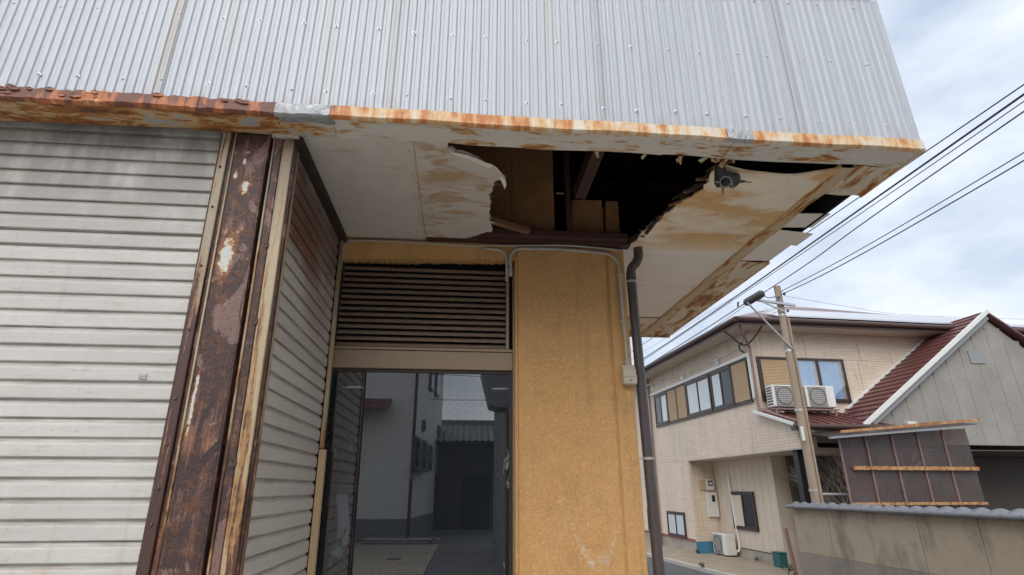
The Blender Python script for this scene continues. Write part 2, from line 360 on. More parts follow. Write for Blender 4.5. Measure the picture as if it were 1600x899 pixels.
# stucco
k = Mat('ochre_stucco', .55); px, py, pz = k.xyz(k.pos)
w = k.noise(30, 1.5, .45, 2.2); worm = k.sm(k.math('ABSOLUTE', k.math('SUBTRACT', w, .5)), .0, .055)
w2 = k.noise(52, 2, .5, 1.4); worm2 = k.sm(k.math('ABSOLUTE', k.math('SUBTRACT', w2, .5)), .0, .05)
n = k.noise(2.6, 6, .62); n3 = k.noise(170, 4, .6)
c = k.mix(k.noise(1.3, 4, .6), k.mix(n, (.66, .345, .12), (.77, .425, .155)), k.mix(n, (.70, .39, .15), (.80, .47, .20))); c = k.mul(c, k.math('ADD', .90, k.math('MULTIPLY', worm, .10)))
c = k.mul(c, k.math('ADD', .96, k.math('MULTIPLY', n3, .08)))
streak = k.math('MULTIPLY', k.sm(k.noise(1, 5, .62, 0, k.scale(k.pos, (19, 19, .8))), .52, .74), k.sm(pz, 1.4, 3.2))
c = k.mix(k.math('MULTIPLY', streak, .45), c, (.26, .15, .07))
foot = k.math('MULTIPLY', k.sm(k.noise(5, 6, .65), .5, .72), .4)
c = k.mix(foot, c, (.42, .25, .11))
pipe = k.math('MULTIPLY', k.sm(k.math('ABSOLUTE', k.math('SUBTRACT', px, 1.12)), .05, .0), k.sm(k.noise(1, 5, .6, 0, k.scale(k.pos, (30, 30, 2))), .4, .7))
c = k.mix(k.math('MULTIPLY', pipe, .45), c, (.30, .18, .08))
crk = k.math('SUBTRACT', k.noise(1.7, 6, .6, .4, k.scale(k.pos, (1, 1, .8))), .5); crk = k.math('MULTIPLY', k.sm(k.math('ABSOLUTE', crk), .0035, .0008), k.sm(k.noise(2.1, 2), .5, .62))
c = k.mix(k.math('MULTIPLY', crk, .22), c, (.20, .11, .05))
ux = k.math('SUBTRACT', px, .85); uz = k.math('SUBTRACT', pz, 1.115)
par = k.math('SUBTRACT', uz, k.math('MULTIPLY', k.math('MULTIPLY', ux, ux), 11))
ch = k.math('MULTIPLY', k.sm(k.math('ABSOLUTE', par), .075, .0), k.math('MULTIPLY', k.sm(uz, .36, .05), k.sm(uz, -.05, .0)))
ch = k.math('MULTIPLY', ch, k.math('MULTIPLY', k.sm(k.noise(26, 6, .7), .38, .66), .6))
c = k.mix(ch, c, (.78, .74, .66))
k.color(c); k.rough(k.math('ADD', .42, k.math('MULTIPLY', n3, .25)))
k.bump(k.math('ADD', k.math('ADD', worm, k.math('MULTIPLY', worm2, .5)), k.math('MULTIPLY', n3, .12)), .6, .0058); MT['stucco'] = k.m
MT['attic_plaster'] = plain('shaded_ochre_plaster', (.36, .18, .075), .8, 0, .4, 7, .008)  # ochre wall continued upward, the attic's darkness painted in as brown
MT['timber'] = plain('dark_red_timber', (.075, .032, .026), .7, 0, .3, 12, .003)
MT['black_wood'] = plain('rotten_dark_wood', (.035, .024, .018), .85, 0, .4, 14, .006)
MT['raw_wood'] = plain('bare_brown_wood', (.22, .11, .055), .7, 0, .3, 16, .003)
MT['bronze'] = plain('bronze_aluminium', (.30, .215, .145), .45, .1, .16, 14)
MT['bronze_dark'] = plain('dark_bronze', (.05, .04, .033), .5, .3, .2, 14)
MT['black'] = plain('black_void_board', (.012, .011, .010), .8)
MT['louvre'] = plain('dusty_brown_louvre', (.20, .14, .095), .5, .05, .35, 22)
MT['pipe_grey'] = plain('grey_plastic_pipe', (.46, .42, .35), .5, 0, .15, 20)
MT['pipe_brown'] = plain('brown_grey_drainpipe', (.085, .068, .063), .42, 0, .18, 9)
MT['box_cream'] = plain('cream_plastic_box', (.56, .49, .38), .45, 0, .12, 20)
MT['tanwood'] = plain('tan_painted_strip', (.55, .38, .21), .55, 0, .15, 12)
MT['screw'] = plain('zinc_screw', (.66, .67, .69), .3, .6, .2)
# dark filmed glass with a grid of printed dots and glue scars
k = Mat('dark_filmed_glass', .045, 0); px, py, pz = k.xyz(k.pos)
k.b.inputs['IOR'].default_value = 2.55
fx = k.math('ABSOLUTE', k.math('SUBTRACT', k.math('FRACT', k.math('MULTIPLY', px, 19)), .5)); fz = k.math('ABSOLUTE', k.math('SUBTRACT', k.math('FRACT', k.math('MULTIPLY', pz, 19)), .5))
dot = k.sm(k.math('ADD', k.math('MULTIPLY', fx, fx), k.math('MULTIPLY', fz, fz)), .014, .006)
n = k.noise(3, 6, .6); g = k.noise(1, 7, .65, .8, k.scale(k.pos, (26, 1, 7)))
edge = k.math('MAXIMUM', k.sm(px, .22, .32), k.math('MULTIPLY', k.sm(px, -.62, -.7), k.sm(px, -.84, -.76)))
glue = k.math('MULTIPLY', k.math('MULTIPLY', edge, k.sm(pz, 2.0, 1.7)), k.sm(g, .58, .64))
band = k.math('MULTIPLY', k.sm(k.math('ABSOLUTE', k.math('SUBTRACT', pz, 2.18)), .016, .004), k.sm(k.noise(1, 5, .6, 0, k.scale(k.pos, (4, 1, 60))), .56, .63))
c = k.mix(n, (.010, .012, .015), (.022, .026, .032)); c = k.mix(k.math('MULTIPLY', dot, .8), c, (.002, .002, .003))
c = k.mix(k.math('MULTIPLY', k.math('MAXIMUM', glue, band), .55), c, (.22, .23, .25))
k.color(c); k.rough(k.math('ADD', k.math('ADD', .008, k.math('MULTIPLY', k.sm(k.noise(1, 5, .6, .6, k.scale(k.pos, (3, 1, 1.4))), .52, .7), .05)), k.math('MULTIPLY', k.math('MAXIMUM', glue, band), .4))); k.put(k.b.inputs['Specular IOR Level'], k.math('SUBTRACT', .5, k.math('MULTIPLY', dot, .15))); MT['glass'] = k.m
k = Mat('printed_film_strip', .4); px, py, pz = k.xyz(k.pos)
ink = k.math('MULTIPLY', k.sm(k.noise(1, 3, .6, 1.5, k.scale(k.pos, (60, 60, 34))), .53, .57), k.sm(pz, 1.34, 1.30))
k.color(k.mix(k.math('MULTIPLY', ink, .85), (.13, .14, .155), (.01, .01, .012))); MT['film'] = k.m
MT['lamp_body'] = plain('sooty_lamp_metal', (.055, .045, .042), .55, .2, .3, 30, .003)
MT['chrome'] = plain('tarnished_metal', (.28, .27, .26), .4, .6, .2, 30)
MT['roof_dark'] = plain('red_brown_roof_sheet', (.16, .06, .05), .5, .1, .2, 3)
MT['conc'] = plain('light_concrete', (.50, .47, .42), .85, 0, .2, 1.5, .004)
MT['asphalt'] = plain('asphalt', (.11, .11, .112), .85, 0, .2, 3, .006)

# ------------------------------------------------------------------ ground
gm = MB(); gm.add([(-400, -400, G), (400, -400, G), (400, 400, G), (-400, 400, G)], [(0, 1, 2, 3)])
struct(ob('ground', gm, MT['asphalt']))
struct(ob('shop_plinth', MB().box(-3.7, 1.25, 2.36, 8.9, G - .05, 0), MT['conc'], bevel=.01))
struct(ob('bounce_slab', MB().box(1.26, 3.6, 2.37, 12, G - .05, G + .08), MT['conc'], bevel=.01))  # unseen pale slab, added to bounce light up to the side soffit
struct(ob('shop_apron', MB().box(-6.5, 2.3, -4.5, 2.36, G - .05, G + .08), MT['conc'], bevel=.01))

# ------------------------------------------------------------------ corrugated cladding
ZF, YF, XR = 3.2264, 2.244, 2.384
ZB, ZT = 3.272, 4.275
PIT = .0428
def corr(x):
    t = (x / PIT) % 1.0
    j = random.Random(int(x // PIT)).uniform(-.02, .02)
    pts_ = [(0, 0), (.30 + j, 0), (.345 + j, .0012), (.40 + j, .0062), (.44 + j, .0074), (.86, .0074), (.90, .0062), (.96, .0012), (1, 0)]
    for (a, fa), (b, fb) in zip(pts_, pts_[1:]):
        if a <= t <= b: return -lerp(fa, fb, (t - a) / (b - a))
    return 0
clad = thing('corrugated_cladding', 'silver corrugated metal cladding above the rusted canopy edge', 'cladding', (-.6, YF, ZB))
seams = [-3.66, -2.58, -1.5, -.42, .65, 1.72, XR]
for i in range(len(seams) - 1):
    x0, x1 = seams[i], seams[i + 1] + (.035 if i < len(seams) - 2 else 0)
    nx = int((x1 - x0) / PIT * 20); dy = -.0035 * (i % 2); zb = ZB + rnd(-.003, .003)
    mb = MB().grid(lambda u, v: (lerp(x0, x1, u), YF + dy + corr(lerp(x0, x1, u)) + .0025 * math.sin(2.1 * lerp(x0, x1, u) + 2 * v * 1.7), lerp(zb, ZT + .006 * math.sin(9 * u), v)), nx, 6)
    ob('sheet', mb, MT['clad'], clad, smooth=True, solid=.0012)
mb = MB().grid(lambda u, v: (XR - corr(lerp(YF, 5.95, u)) - .008, lerp(YF, 5.95, u), lerp(ZB, ZT + (lerp(YF, 5.95, u) - YF) * .152, v)), int(3.7 / PIT * 8), 2)
ob('side_sheet', mb, MT['clad'], clad, smooth=True, solid=.0012)
sc = MB(); prof = [(0, .010), (.0014, .010), (.0018, .0072), (.0055, .0062), (.0078, .0038), (.0083, .0004)]
sc.grid(lambda u, v: (lambda p: (p[1] * math.cos(2 * math.pi * u), -p[0], p[1] * math.sin(2 * math.pi * u)))(prof[min(5, int(round(v * 5)))]), 10, 5)
scm = sc.mesh('screw', MT['screw'], True)
xs = []; kx = -84; tog = 0
while kx * PIT < XR - .05:
    xs.append((kx + .65) * PIT); kx += 4 + tog; tog = 1 - tog
for z in (3.375, 3.785, 4.2):
    for x in xs:
        if x > -3.5: ob('screw', scm, None, clad, off=(x + rnd(-.008, .008), YF - .0085, z + rnd(-.007, .007)))

# ------------------------------------------------------------------ canopy: flashing, underside, soffit
can = thing('shop_canopy', 'rusty edged shop canopy with a collapsed hole in its soffit', 'canopy', (.6, YF, ZF))
def wob(x, a=.003): return a * (math.sin(5.1 * x) + .6 * math.sin(13.7 * x + 1))
fl_x = [-3.66, -2.2, -1.28, -.93, -.67, .42, .98, 1.31, 1.45, XR + .012]
for i in range(len(fl_x) - 1):
    x0, x1 = fl_x[i], fl_x[i + 1] - .0025
    tape = i in (3, 7)
    n = max(6, int((x1 - x0) * 45)); rr = random.Random(i)
    jit = [rr.uniform(-.004, .004) if x0 < -.9 else rr.uniform(-.001, .001) for _ in range(n + 2)]
    rows = [(-.003, ZB + .016), (-.017, ZB + .012), (-.018, ZF + .03), (-.020, ZF + .001), (-.012, ZF - .006), (.004, ZF - .007)]
    def fn(u, v):
        r = rows[int(round(v * 5))]; x = lerp(x0, x1, u); j = jit[int(round(u * n))]
        top = j * 2.2 if r[1] > ZB and x < -.9 else 0
        return (x, YF + r[0] + wob(x, .002) + (j if r[0] < -.005 else 0) - (.0015 * (i % 2)), r[1] + top + wob(x + 3, .0016))
    ob('tape_patch' if tape else 'flashing', MB().grid(fn, n, 5), MT['tape'] if tape else MT['flash'], can, smooth=True, solid=.0018,
       label='crumpled silver tape patch' if tape else ('deeply rusted orange flashing' if x1 < -.6 else None))
rf = random.Random(4)
for q in range(26):                                     # curled rust scale on the left end
    x = rf.uniform(-2.6, -1.0); z = ZF + rf.uniform(.012, .05); w_ = rf.uniform(.012, .05); h_ = rf.uniform(.006, .016)
    t_ = rf.uniform(.004, .011)
    mbq = MB().prism([(0, 0), (w_ * .5, -h_ * .2), (w_, h_ * .2), (w_ * .9, h_), (w_ * .35, h_ * 1.2), (-.003, h_ * .7)], lambda a, b_, d: (x + a, YF - .020 - d * (1 if a < w_ * .6 else .4), z + b_), 0, t_)
    ob('rust_flake', mbq, MT['flash'], can)
# underside plates between the flashing and the soffit
ux = [-3.66, -2.1, -.93, -.67, 1.03, 1.36, XR]
for i in range(len(ux) - 1):
    x0, x1 = ux[i], ux[i + 1] - .003
    n = max(4, int((x1 - x0) * 30))
    ob('underside_plate', MB().grid(lambda u, v: (lerp(x0, x1, u), lerp(YF - .012, 2.405, v) + (wob(lerp(x0, x1, u), .004) if v == 1 else 0), ZF + .002 + wob(lerp(x0, x1, u) * 1.3 + i, .0022) * v + (.003 if i == 4 else 0)), n, 4), MT['under'], can, smooth=True, solid=.003)
ob('tape_patch', MB().grid(lambda u, v: (lerp(-.925, -.665, u) + .01 * v, lerp(YF - .013, YF + .045 + .006 * math.sin(9 * u), v), ZF - .003 + .002 * math.sin(14 * u + 5 * v)), 14, 5), MT['tape'], can, smooth=True, solid=.0015)
rs = random.Random(12)
for x in (.66, .93, 1.12, 1.13, 1.26, 1.30, 1.33, 1.37, 1.42):     # torn shreds at the back rim
    l_ = rs.uniform(.015, .05); w_ = rs.uniform(.006, .03); dx = rs.uniform(-.03, .03)
    ob('torn_shred', MB().add([(x, 2.404, ZF), (x + w_, 2.407, ZF), (x + w_ * .7 + dx, 2.41 + rs.uniform(0, .03), ZF - l_), (x + dx * 1.2, 2.415, ZF - l_ * .8), (x + w_ * .5, 2.42, ZF - l_ * .4)], [(0, 1, 4), (1, 2, 4), (2, 3, 4), (3, 0, 4)]), MT['channel'], can, solid=.003)
edge = jag([(1.185, 3.60), (1.235, 3.32), (1.284, 3.052), (1.33, 2.9), (1.372, 2.758), (1.385, 2.62), (1.36, 2.50), (1.40, 2.445)], 34, .013, 5)
edge_pts = list(edge)
def sag(x, y):
    t = max(0, (3.5 - y) / 1.05); s = max(0, math.sin(math.pi * min(1, max(0, (2.07 - x) / .75)))) if x > 1.35 else max(0, math.sin(math.pi * min(1, (2.07 - x) / .75)))
    return -.05 * t ** 2 * s - .012 * t + .003 * math.sin(23 * x + 11 * y)
# left soffit boards
ob('soffit_board', sheet_from_outline([(-.885, 2.40), (-.2935, 2.40), (-.2905, 3.66), (-.885, 3.66)], ZF + .012, .09, lambda x, y: .0015 * math.sin(7 * x + 3 * y)), MT['soffit_l'], can, smooth=True, solid=.008)
tear = jag([(-.11, 2.40), (-.116, 2.446), (.02, 2.51), (.146, 2.588), (.19, 2.672), (.178, 2.70), (.153, 2.725), (.14, 2.82), (.132, 2.925), (.138, 3.14), (.160, 3.33), (.172, 3.42), (.079, 3.489), (-.07, 3.588), (-.10, 3.602)], 38, .010, 3)
def droop(x, y):
    t = max(0, (x + .12) / .3); s = max(0, 1 - abs(y - 2.62) / .35)
    return -.035 * t * t * s + .004 * math.sin(17 * x + 9 * y) * t
ob('torn_soffit_board', sheet_from_outline([(-.29, 2.402)] + tear + [(-.10, 3.66), (-.287, 3.66)], ZF + .011, .04, droop), MT['soffit_l'], can, smooth=True, solid=.013, label='torn white board with brown stains')
ob('torn_shred', sheet_from_outline(jag([(-.11, 2.452), (.02, 2.50), (.15, 2.575), (.195, 2.65), (.2, 2.69), (.165, 2.64), (.1, 2.585), (-.02, 2.515), (-.11, 2.466)], 30, .004, 8)[:-1], ZF - .010, .03, lambda x, y: -.06 * max(0, x - .1) - .02 * max(0, x)), MT['soffit_c'], can, smooth=True, solid=.003)
ob('torn_shred', MB().add([(.17, 2.66, 3.205), (.205, 2.67, 3.202), (.215, 2.69, 3.17), (.205, 2.70, 3.145), (.195, 2.69, 3.17)], [(0, 1, 2, 4), (4, 2, 3)]), MT['soffit_c'], can, solid=.003)
rt = random.Random(17)
for p0, p1 in zip(tear[4:], tear[5:]):                  # frayed fibres along the tear
    if rt.random() < .3:
        l_ = rt.uniform(.004, .03) * rt.choice((.5, 1, 1, 1.6)); a = math.atan2(p1[0] - p0[0], -(p1[1] - p0[1])) + rt.uniform(-.9, .9); z = ZF + .004 + droop(*p0) + rt.uniform(-.002, .012)
        a = rt.uniform(-.6, .6)
        ob('torn_fibre', MB().bar((p0[0] - .01, p0[1], z), (p0[0] + l_ * math.cos(a), p0[1] + l_ * math.sin(a), z - rt.uniform(-.003, .015)), rt.uniform(.002, .016), .003), MT['raw_wood' if rt.random() < .4 else 'soffit_l'], can)
for p0 in edge_pts[::4]:
    l_ = rt.uniform(.01, .04); a = rt.uniform(2.4, 3.9); z = ZF + .01 + rt.uniform(-.012, .01)
    ob('torn_fibre', MB().bar((p0[0] + .012, p0[1], z), (p0[0] + l_ * math.cos(a), p0[1] + l_ * math.sin(a), z - rt.uniform(-.01, .012)), rt.uniform(.002, .009), .002), MT['raw_wood' if rt.random() < .6 else 'soffit_r'], can)
nl = MB().tube([(0, 0, 0), (0, 0, -.002)], .0028, 7).mesh('nail', MT['bronze_dark'])
for x, y in [(-.83, 2.45 + .2 * i) for i in range(6)] + [(-.32, 2.5 + .22 * i) for i in range(6)] + [(-.26, 2.46 + .24 * i) for i in range(5)] + [(2.02, 2.55 + .25 * i) for i in range(5)] + [(1.3 + .15 * i, 3.56) for i in range(5)]:
    ob('nail', nl, None, can, off=(x, y, ZF + .0065 if x < 1 else ZF + .004 + sag(x, y)))
ob('soffit_batten', MB().box(-.2945, -.2885, 2.41, 3.655, ZF + .003, ZF + .0055), MT['channel'], can)
# right hanging board
ob('hanging_soffit_board', sheet_from_outline(edge + [(1.6, 2.452), (1.85, 2.450), (2.045, 2.42), (2.055, 3.60)], ZF + .012, .045, sag), MT['soffit_r'], can, smooth=True, solid=.012, label='sagging board soaked with orange brown stains')
rr = random.Random(3)
for q in range(22):                                     # rotten torn rim of that board
    t = q / 21; x = lerp(1.175, 1.385, t ** .8) ; y = lerp(3.60, 2.52, t); l_ = rr.uniform(.06, .2)
    ob('rotten_splinter', MB().bar((x + rr.uniform(-.03, .012), y, ZF + rr.uniform(-.008, .05)), (x + rr.uniform(-.03, .02) + .04, y - l_, ZF + rr.uniform(-.008, .055)), rr.uniform(.006, .022), rr.uniform(.005, .02)), MT['black_wood'] if q % 3 else MT['raw_wood'], can)
# flat clean boards over the side passage
for y0, y1, m in ((3.605, 4.38, 'soffit_c'), (4.385, 4.985, 'soffit_c'), (4.99, 5.30, 'soffit_c')):
    ob('soffit_board', sheet_from_outline([(1.16, y0), (2.055, y0), (2.055, y1), (1.16, y1)], ZF + .012, .2, lambda x, y: .002 * math.sin(6 * x + 4 * y)), MT[m], can, smooth=True, solid=.008)
ob('end_plate', MB().box(1.16, 2.06, 5.30, 5.93, ZF - .004, ZF + .004), MT['side_under'], can)
ob('end_plate', MB().box(1.16, XR, 5.93, 5.95, ZF - .03, ZF + .08), MT['side_under'], can)
# right rim: channel and outer plates, some missing
ob('rim_channel', MB().grid(lambda u, v: ([2.04, 2.044, 2.05, 2.12, 2.128, 2.13][int(round(u * 5))] + wob(v * 7, .004), lerp(2.405, 5.93, v), [ZF + .01, ZF - .016, ZF - .02, ZF - .018, ZF - .012, ZF + .01][int(round(u * 5))] + wob(v * 11, .003)), 5, 40), MT['channel'], can, smooth=True, solid=.003)
ob('outer_plate', MB().grid(lambda u, v: (lerp(2.128, XR + .01, u), lerp(2.408, 2.715, v), ZF + .002 + .003 * math.sin(9 * u + 7 * v)), 6, 6), MT['side_under'], can, smooth=True, solid=.004)
for (y0, y1, dz, tx) in ((3.0, 3.2, .012, .01), (3.205, 3.40, -.006, -.02), (3.405, 3.76, .004, .004)):
    ob('outer_panel', MB().grid(lambda u, v: (lerp(2.128, XR + .006, u), lerp(y0, y1, v), ZF + .008 + dz + tx * u), 2, 2), MT['soffit_c'], can, solid=.006, label='bare pale panel in the rim')
ob('outer_plate', MB().grid(lambda u, v: (lerp(2.128, XR + .01, u), lerp(3.765, 5.93, v), ZF + .002 + .004 * math.sin(9 * u + 9 * v)), 6, 24), MT['side_under'], can, smooth=True, solid=.004)
ob('rim_flashing', MB().box(XR - .002, XR + .010, 2.23, 2.72, ZF - .008, ZB + .01), MT['flash'], can)
ob('rim_flashing', MB().box(XR - .002, XR + .010, 3.765, 5.95, ZF - .008, ZB + .01), MT['flash'], can)

# ------------------------------------------------------------------ shop building: walls, attic, roof
shop = thing('shop_building', 'ochre stuccoed corner shop with dark open attic under a red brown roof', 'building', (.2, 3.6, 0))
YW = 3.6
def wall_panel(x0, x1, z0, z1, y=YW, t=.12, jagz=0):
    n = max(2, int((x1 - x0) * 60)) if jagz else 1
    rr = random.Random(int(x1 * 100))
    if not jagz: return MB().box(x0, x1, y, y + t, z0, z1)
    poly = [(x0, z1), (x0, z0)] + [(lerp(x0, x1, i / n), z0 + .04 * i / n + rr.uniform(-jagz, jagz)) for i in range(1, n)] + [(x1, z0 + .04), (x1, z1)]
    return MB().prism(poly, lambda a, b, d: (a, d, b), y, y + t)
ob('wall_panel', wall_panel(.372, 1.022, 0, ZF - .004), MT['stucco'], shop, bevel=.008)
ob('wall_panel', wall_panel(1.034, 1.160, 0, ZF - .004), MT['stucco'], shop, bevel=.008)
ob('joint', MB().box(1.02, 1.036, YW + .012, YW + .1, 0, ZF - .006), MT['stucco'], shop)
ob('wall_panel', wall_panel(.352, .3715, 0, ZF - .005, YW + .012, .2), MT['stucco'], shop)
ob('lintel', wall_panel(-.87, .3515, 3.066, ZF - .004, YW + .002, .1, .005), MT['stucco'], shop)
ob('side_wall', MB().box(1.04, 1.159, YW + .121, 8.9, 0, 3.62), MT['stucco'], shop)
ob('rear_wall', MB().box(-3.6, 1.159, 8.9, 9.0, 0, 5.3), MT['stucco'], shop)
ob('party_wall', MB().box(-3.7, -3.6, 2.5, 9.0, 0, 5.3), MT['stucco'], shop)
for x0, x1, z1 in ((-.9, .33, 4.4), (.334, .655, 4.4)):
    ob('attic_wall', MB().box(x0, x1, YW + .03, YW + .1, ZF + .002, z1), MT['attic_plaster'], shop)
for x0, x1 in ((.77, 1.03), (1.033, 1.155)):
    ob('attic_wall', MB().prism(jag([(x0, ZF + .002), (x1, ZF + .002), (x1, 3.64), (x0, 3.635)], 40, .003, 9)[:-1], lambda a, b, d: (a, d, b), YW + .03, YW + .1), MT['attic_plaster'], shop)
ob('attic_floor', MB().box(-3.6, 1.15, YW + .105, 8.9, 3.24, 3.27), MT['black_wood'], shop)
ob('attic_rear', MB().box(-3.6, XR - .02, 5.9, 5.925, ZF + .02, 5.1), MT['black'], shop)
ob('sill_beam', MB().box(-.29, 1.175, YW - .1, YW + .025, ZF + .022, ZF + .075), MT['timber'], shop, bevel=.004)
ob('sill_beam', MB().box(-.29, 1.20, YW - .055, YW + .024, ZF + .001, ZF + .021), MT['timber'], shop)
ob('attic_post', MB().box(.728, .764, YW - .075, YW - .03, ZF + .076, 4.5), MT['timber'], shop, bevel=.004)
ob('rafter', MB().bar((.82, 3.5, 3.60), (1.01, 2.55, 4.10), .085, .1), MT['timber'], shop, bevel=.004)
for x in (-.6, .05, 1.5, 1.95): ob('rafter', MB().bar((x, 2.3, 4.16), (x, 5.9, 4.72), .06, .11), MT['timber'], shop)
for y in (2.33, 4.6): ob('purlin', MB().box(-3.5, XR - .02, y, y + .07, 3.62 if y < 3 else 4.35, 3.72 if y < 3 else 4.45), MT['timber'], shop)
ob('front_beam', MB().box(-3.5, XR - .03, 2.30, 2.37, ZF + .03, ZF + .13), MT['black_wood'], shop)
ob('attic_strip', MB().bar((.668, 3.60, 3.665), (.725, 3.59, 3.66), .012, .008), MT['channel'], shop)
roof = ob('roof', MB().grid(lambda u, v: (lerp(-3.75, 2.33, u), lerp(2.205, 9.1, v), lerp(4.315, 5.36, v) + .012 * math.sin(lerp(-3.75, 2.33, u) / .076 * 2 * math.pi)), 640, 2), MT['roof_dark'], shop, smooth=True, solid=.003)
ob('roof_boarding', MB().prism([(2.26, 4.285), (9.0, 5.305), (9.0, 5.325), (2.26, 4.30)], lambda a, b, d: (d, a, b), -3.7, XR - .04), MT['black_wood'], shop)
ob('attic_blackout', MB().prism([(2.275, ZF + .02), (5.895, ZF + .02), (5.895, 4.845), (2.275, 4.295)], lambda a, b, d: (d, a, b), XR - .045, XR - .03), MT['black'], shop)  # black sheets added to stop light leaks and keep the attic dark
ob('attic_blackout', MB().box(-3.6, XR - .046, 2.262, 2.274, ZF + .02, 4.292), MT['black'], shop)
ob('attic_blackout', MB().box(-3.6, -.902, 2.5, 2.52, 3.36, 4.25), MT['black'], shop)
loose = ob('loose_batten', MB().bar((.10, 3.30, ZF + .05), (.437, 3.475, ZF + .048), .045, .04), MT['raw_wood'], bevel=.003)
tag(loose, 'loose brown wooden batten poking from behind the torn white soffit board', 'batten')

# ------------------------------------------------------------------ shutters and their rails
SL = .077
def lean(x, z): return x + .020 * (3.2 - z)
sprof = [(0, 0), (.0045, .0), (.006, .0095), (.010, .0115), (.052, .013), (.0585, .0125), (.0605, .0085), (.0685, .0080), (.0705, .0055), (.0725, 0), (.077, 0)]
def slat_mesh(length, along):
    n = len(sprof) - 1
    def fn(u, v):
        h, o = sprof[int(round(v * n))]; s_ = lerp(0, length, u)
        return (s_, -o, h) if along == 'x' else (o, s_, h)
    return fn, n
sh = thing('roller_shutter', 'closed off-white roller shutter facing the street left of the rusted post', 'shutter', (-2.4, 2.44, 0))
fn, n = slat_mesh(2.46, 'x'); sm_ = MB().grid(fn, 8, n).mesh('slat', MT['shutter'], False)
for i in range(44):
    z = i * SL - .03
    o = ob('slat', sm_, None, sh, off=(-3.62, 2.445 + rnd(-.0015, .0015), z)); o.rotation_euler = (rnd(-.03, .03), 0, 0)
sh2 = thing('roller_shutter', 'grimy side roller shutter with a brown rust stain, next to the dark window', 'shutter', (-.888, 3.0, 0))
fn, n = slat_mesh(1.06, 'y'); sm2 = MB().grid(fn, 8, n).mesh('slat', MT['shutter_side'], False)
for i in range(42):
    z = i * SL - .03
    o = ob('slat', sm2, None, sh2, off=(lean(-.893, z) - .01 + rnd(-.0015, .0015), 2.49, z))
ob('header', MB().box(-.888, -.845, 2.41, 3.59, 3.178, ZF - .002), MT['black_wood'], sh2)
def rail(parent, name, x0, x1, y0, y1, z0, z1, m, lab=None):
    mb = MB().add([(lean(x, z), y, z) for z in (z0, z1) for y in (y0, y1) for x in (x0, x1)], [(0, 2, 3, 1), (4, 5, 7, 6), (0, 1, 5, 4), (2, 6, 7, 3), (0, 4, 6, 2), (1, 3, 7, 5)])
    return ob(name, mb, m, parent, bevel=.004, label=lab)
rail(sh2, 'guide_rail', -.925, -.878, 2.395, 2.50, 0, 3.19, MT['rail'])
rail(sh2, 'guide_rail', -.936, -.9255, 2.41, 2.50, 0, 3.19, MT['rail'])
rail(sh2, 'rail_lip', -.8775, -.868, 2.41, 2.44, 0, 3.19, MT['post2'])
rail(sh2, 'guide_rail', -.884, -.862, 3.545, 3.590, 1.78, 3.19, MT['rail'])
rail(sh2, 'guide_strip', -.884, -.846, 3.540, 3.588, 0, 1.775, MT['tanwood'], 'bare tan lower strip')
rail(sh, 'guide_rail', -1.228, -1.188, 2.40, 2.47, 0, ZF - .004, MT['rail_brown'])
rail(sh, 'guide_rail', -1.244, -1.2285, 2.418, 2.47, 0, ZF - .004, MT['post2'])
rail(sh, 'guide_rail', -1.187, -1.168, 2.412, 2.47, 0, ZF - .004, MT['post2'])
bolt = MB().grid(lambda u, v: (lambda p: (p[1] * math.cos(2 * math.pi * u), -p[0], p[1] * math.sin(2 * math.pi * u)))([(0, .006), (.003, .006), (.005, .003), (.0055, .0003)][int(round(v * 3))]), 8, 3).mesh('rivet', MT['post2'], True)
for z in (3.02, 2.8, 2.5, 2.2, 1.9, 1.72, 1.55, 1.42): ob('rivet', bolt, None, sh, off=(lean(-1.21, z), 2.399, z))
ob('sticker', MB().box(-1.365, -1.335, 2.428, 2.4305, 1.985, 2.008), MT['tape'], sh)
# post
post = thing('steel_post', 'heavily rusted brown steel post between the two roller shutters', 'post', (-1.07, 2.45, 0))
rail(post, 'flange', -1.166, -1.008, 2.405, 2.425, 0, ZF - .004, MT['post'])
rail(post, 'flange_edge', -1.1675, -1.1585, 2.3985, 2.4045, 0, ZF - .006, MT['rail'])
rail(post, 'web', -1.10, -1.075, 2.426, 2.62, 0, ZF - .004, MT['post2'])
rail(post, 'fold', -1.0075, -.998, 2.398, 2.44, 0, ZF - .004, MT['post2'])
rail(post, 'groove', -.9975, -.982, 2.43, 2.45, 0, ZF - .004, MT['black_wood'])
rail(post, 'fold', -.9815, -.972, 2.402, 2.44, 0, ZF - .012, MT['rail'])
rail(post, 'channel', -.9715, -.937, 2.408, 2.46, 0, ZF - .02, MT['post2'])
ob('cap_plate', MB().box(-.99, -.86, 2.395, 2.44, ZF - .018, ZF - .003), MT['soffit_l'], post)
for z, dx in ((2.62, 0), (1.65, .0), (2.25, .004)):
    ob('rust_blister', MB().grid(lambda u, v: (lean(-.945 + dx, z) + .014 * math.sin(math.pi * v) * math.cos(2 * math.pi * u), 2.407 - .006 * math.sin(math.pi * v) * (1 - v), z + .02 * math.sin(math.pi * v) * math.sin(2 * math.pi * u)), 10, 4), MT['post2'], post, smooth=True)

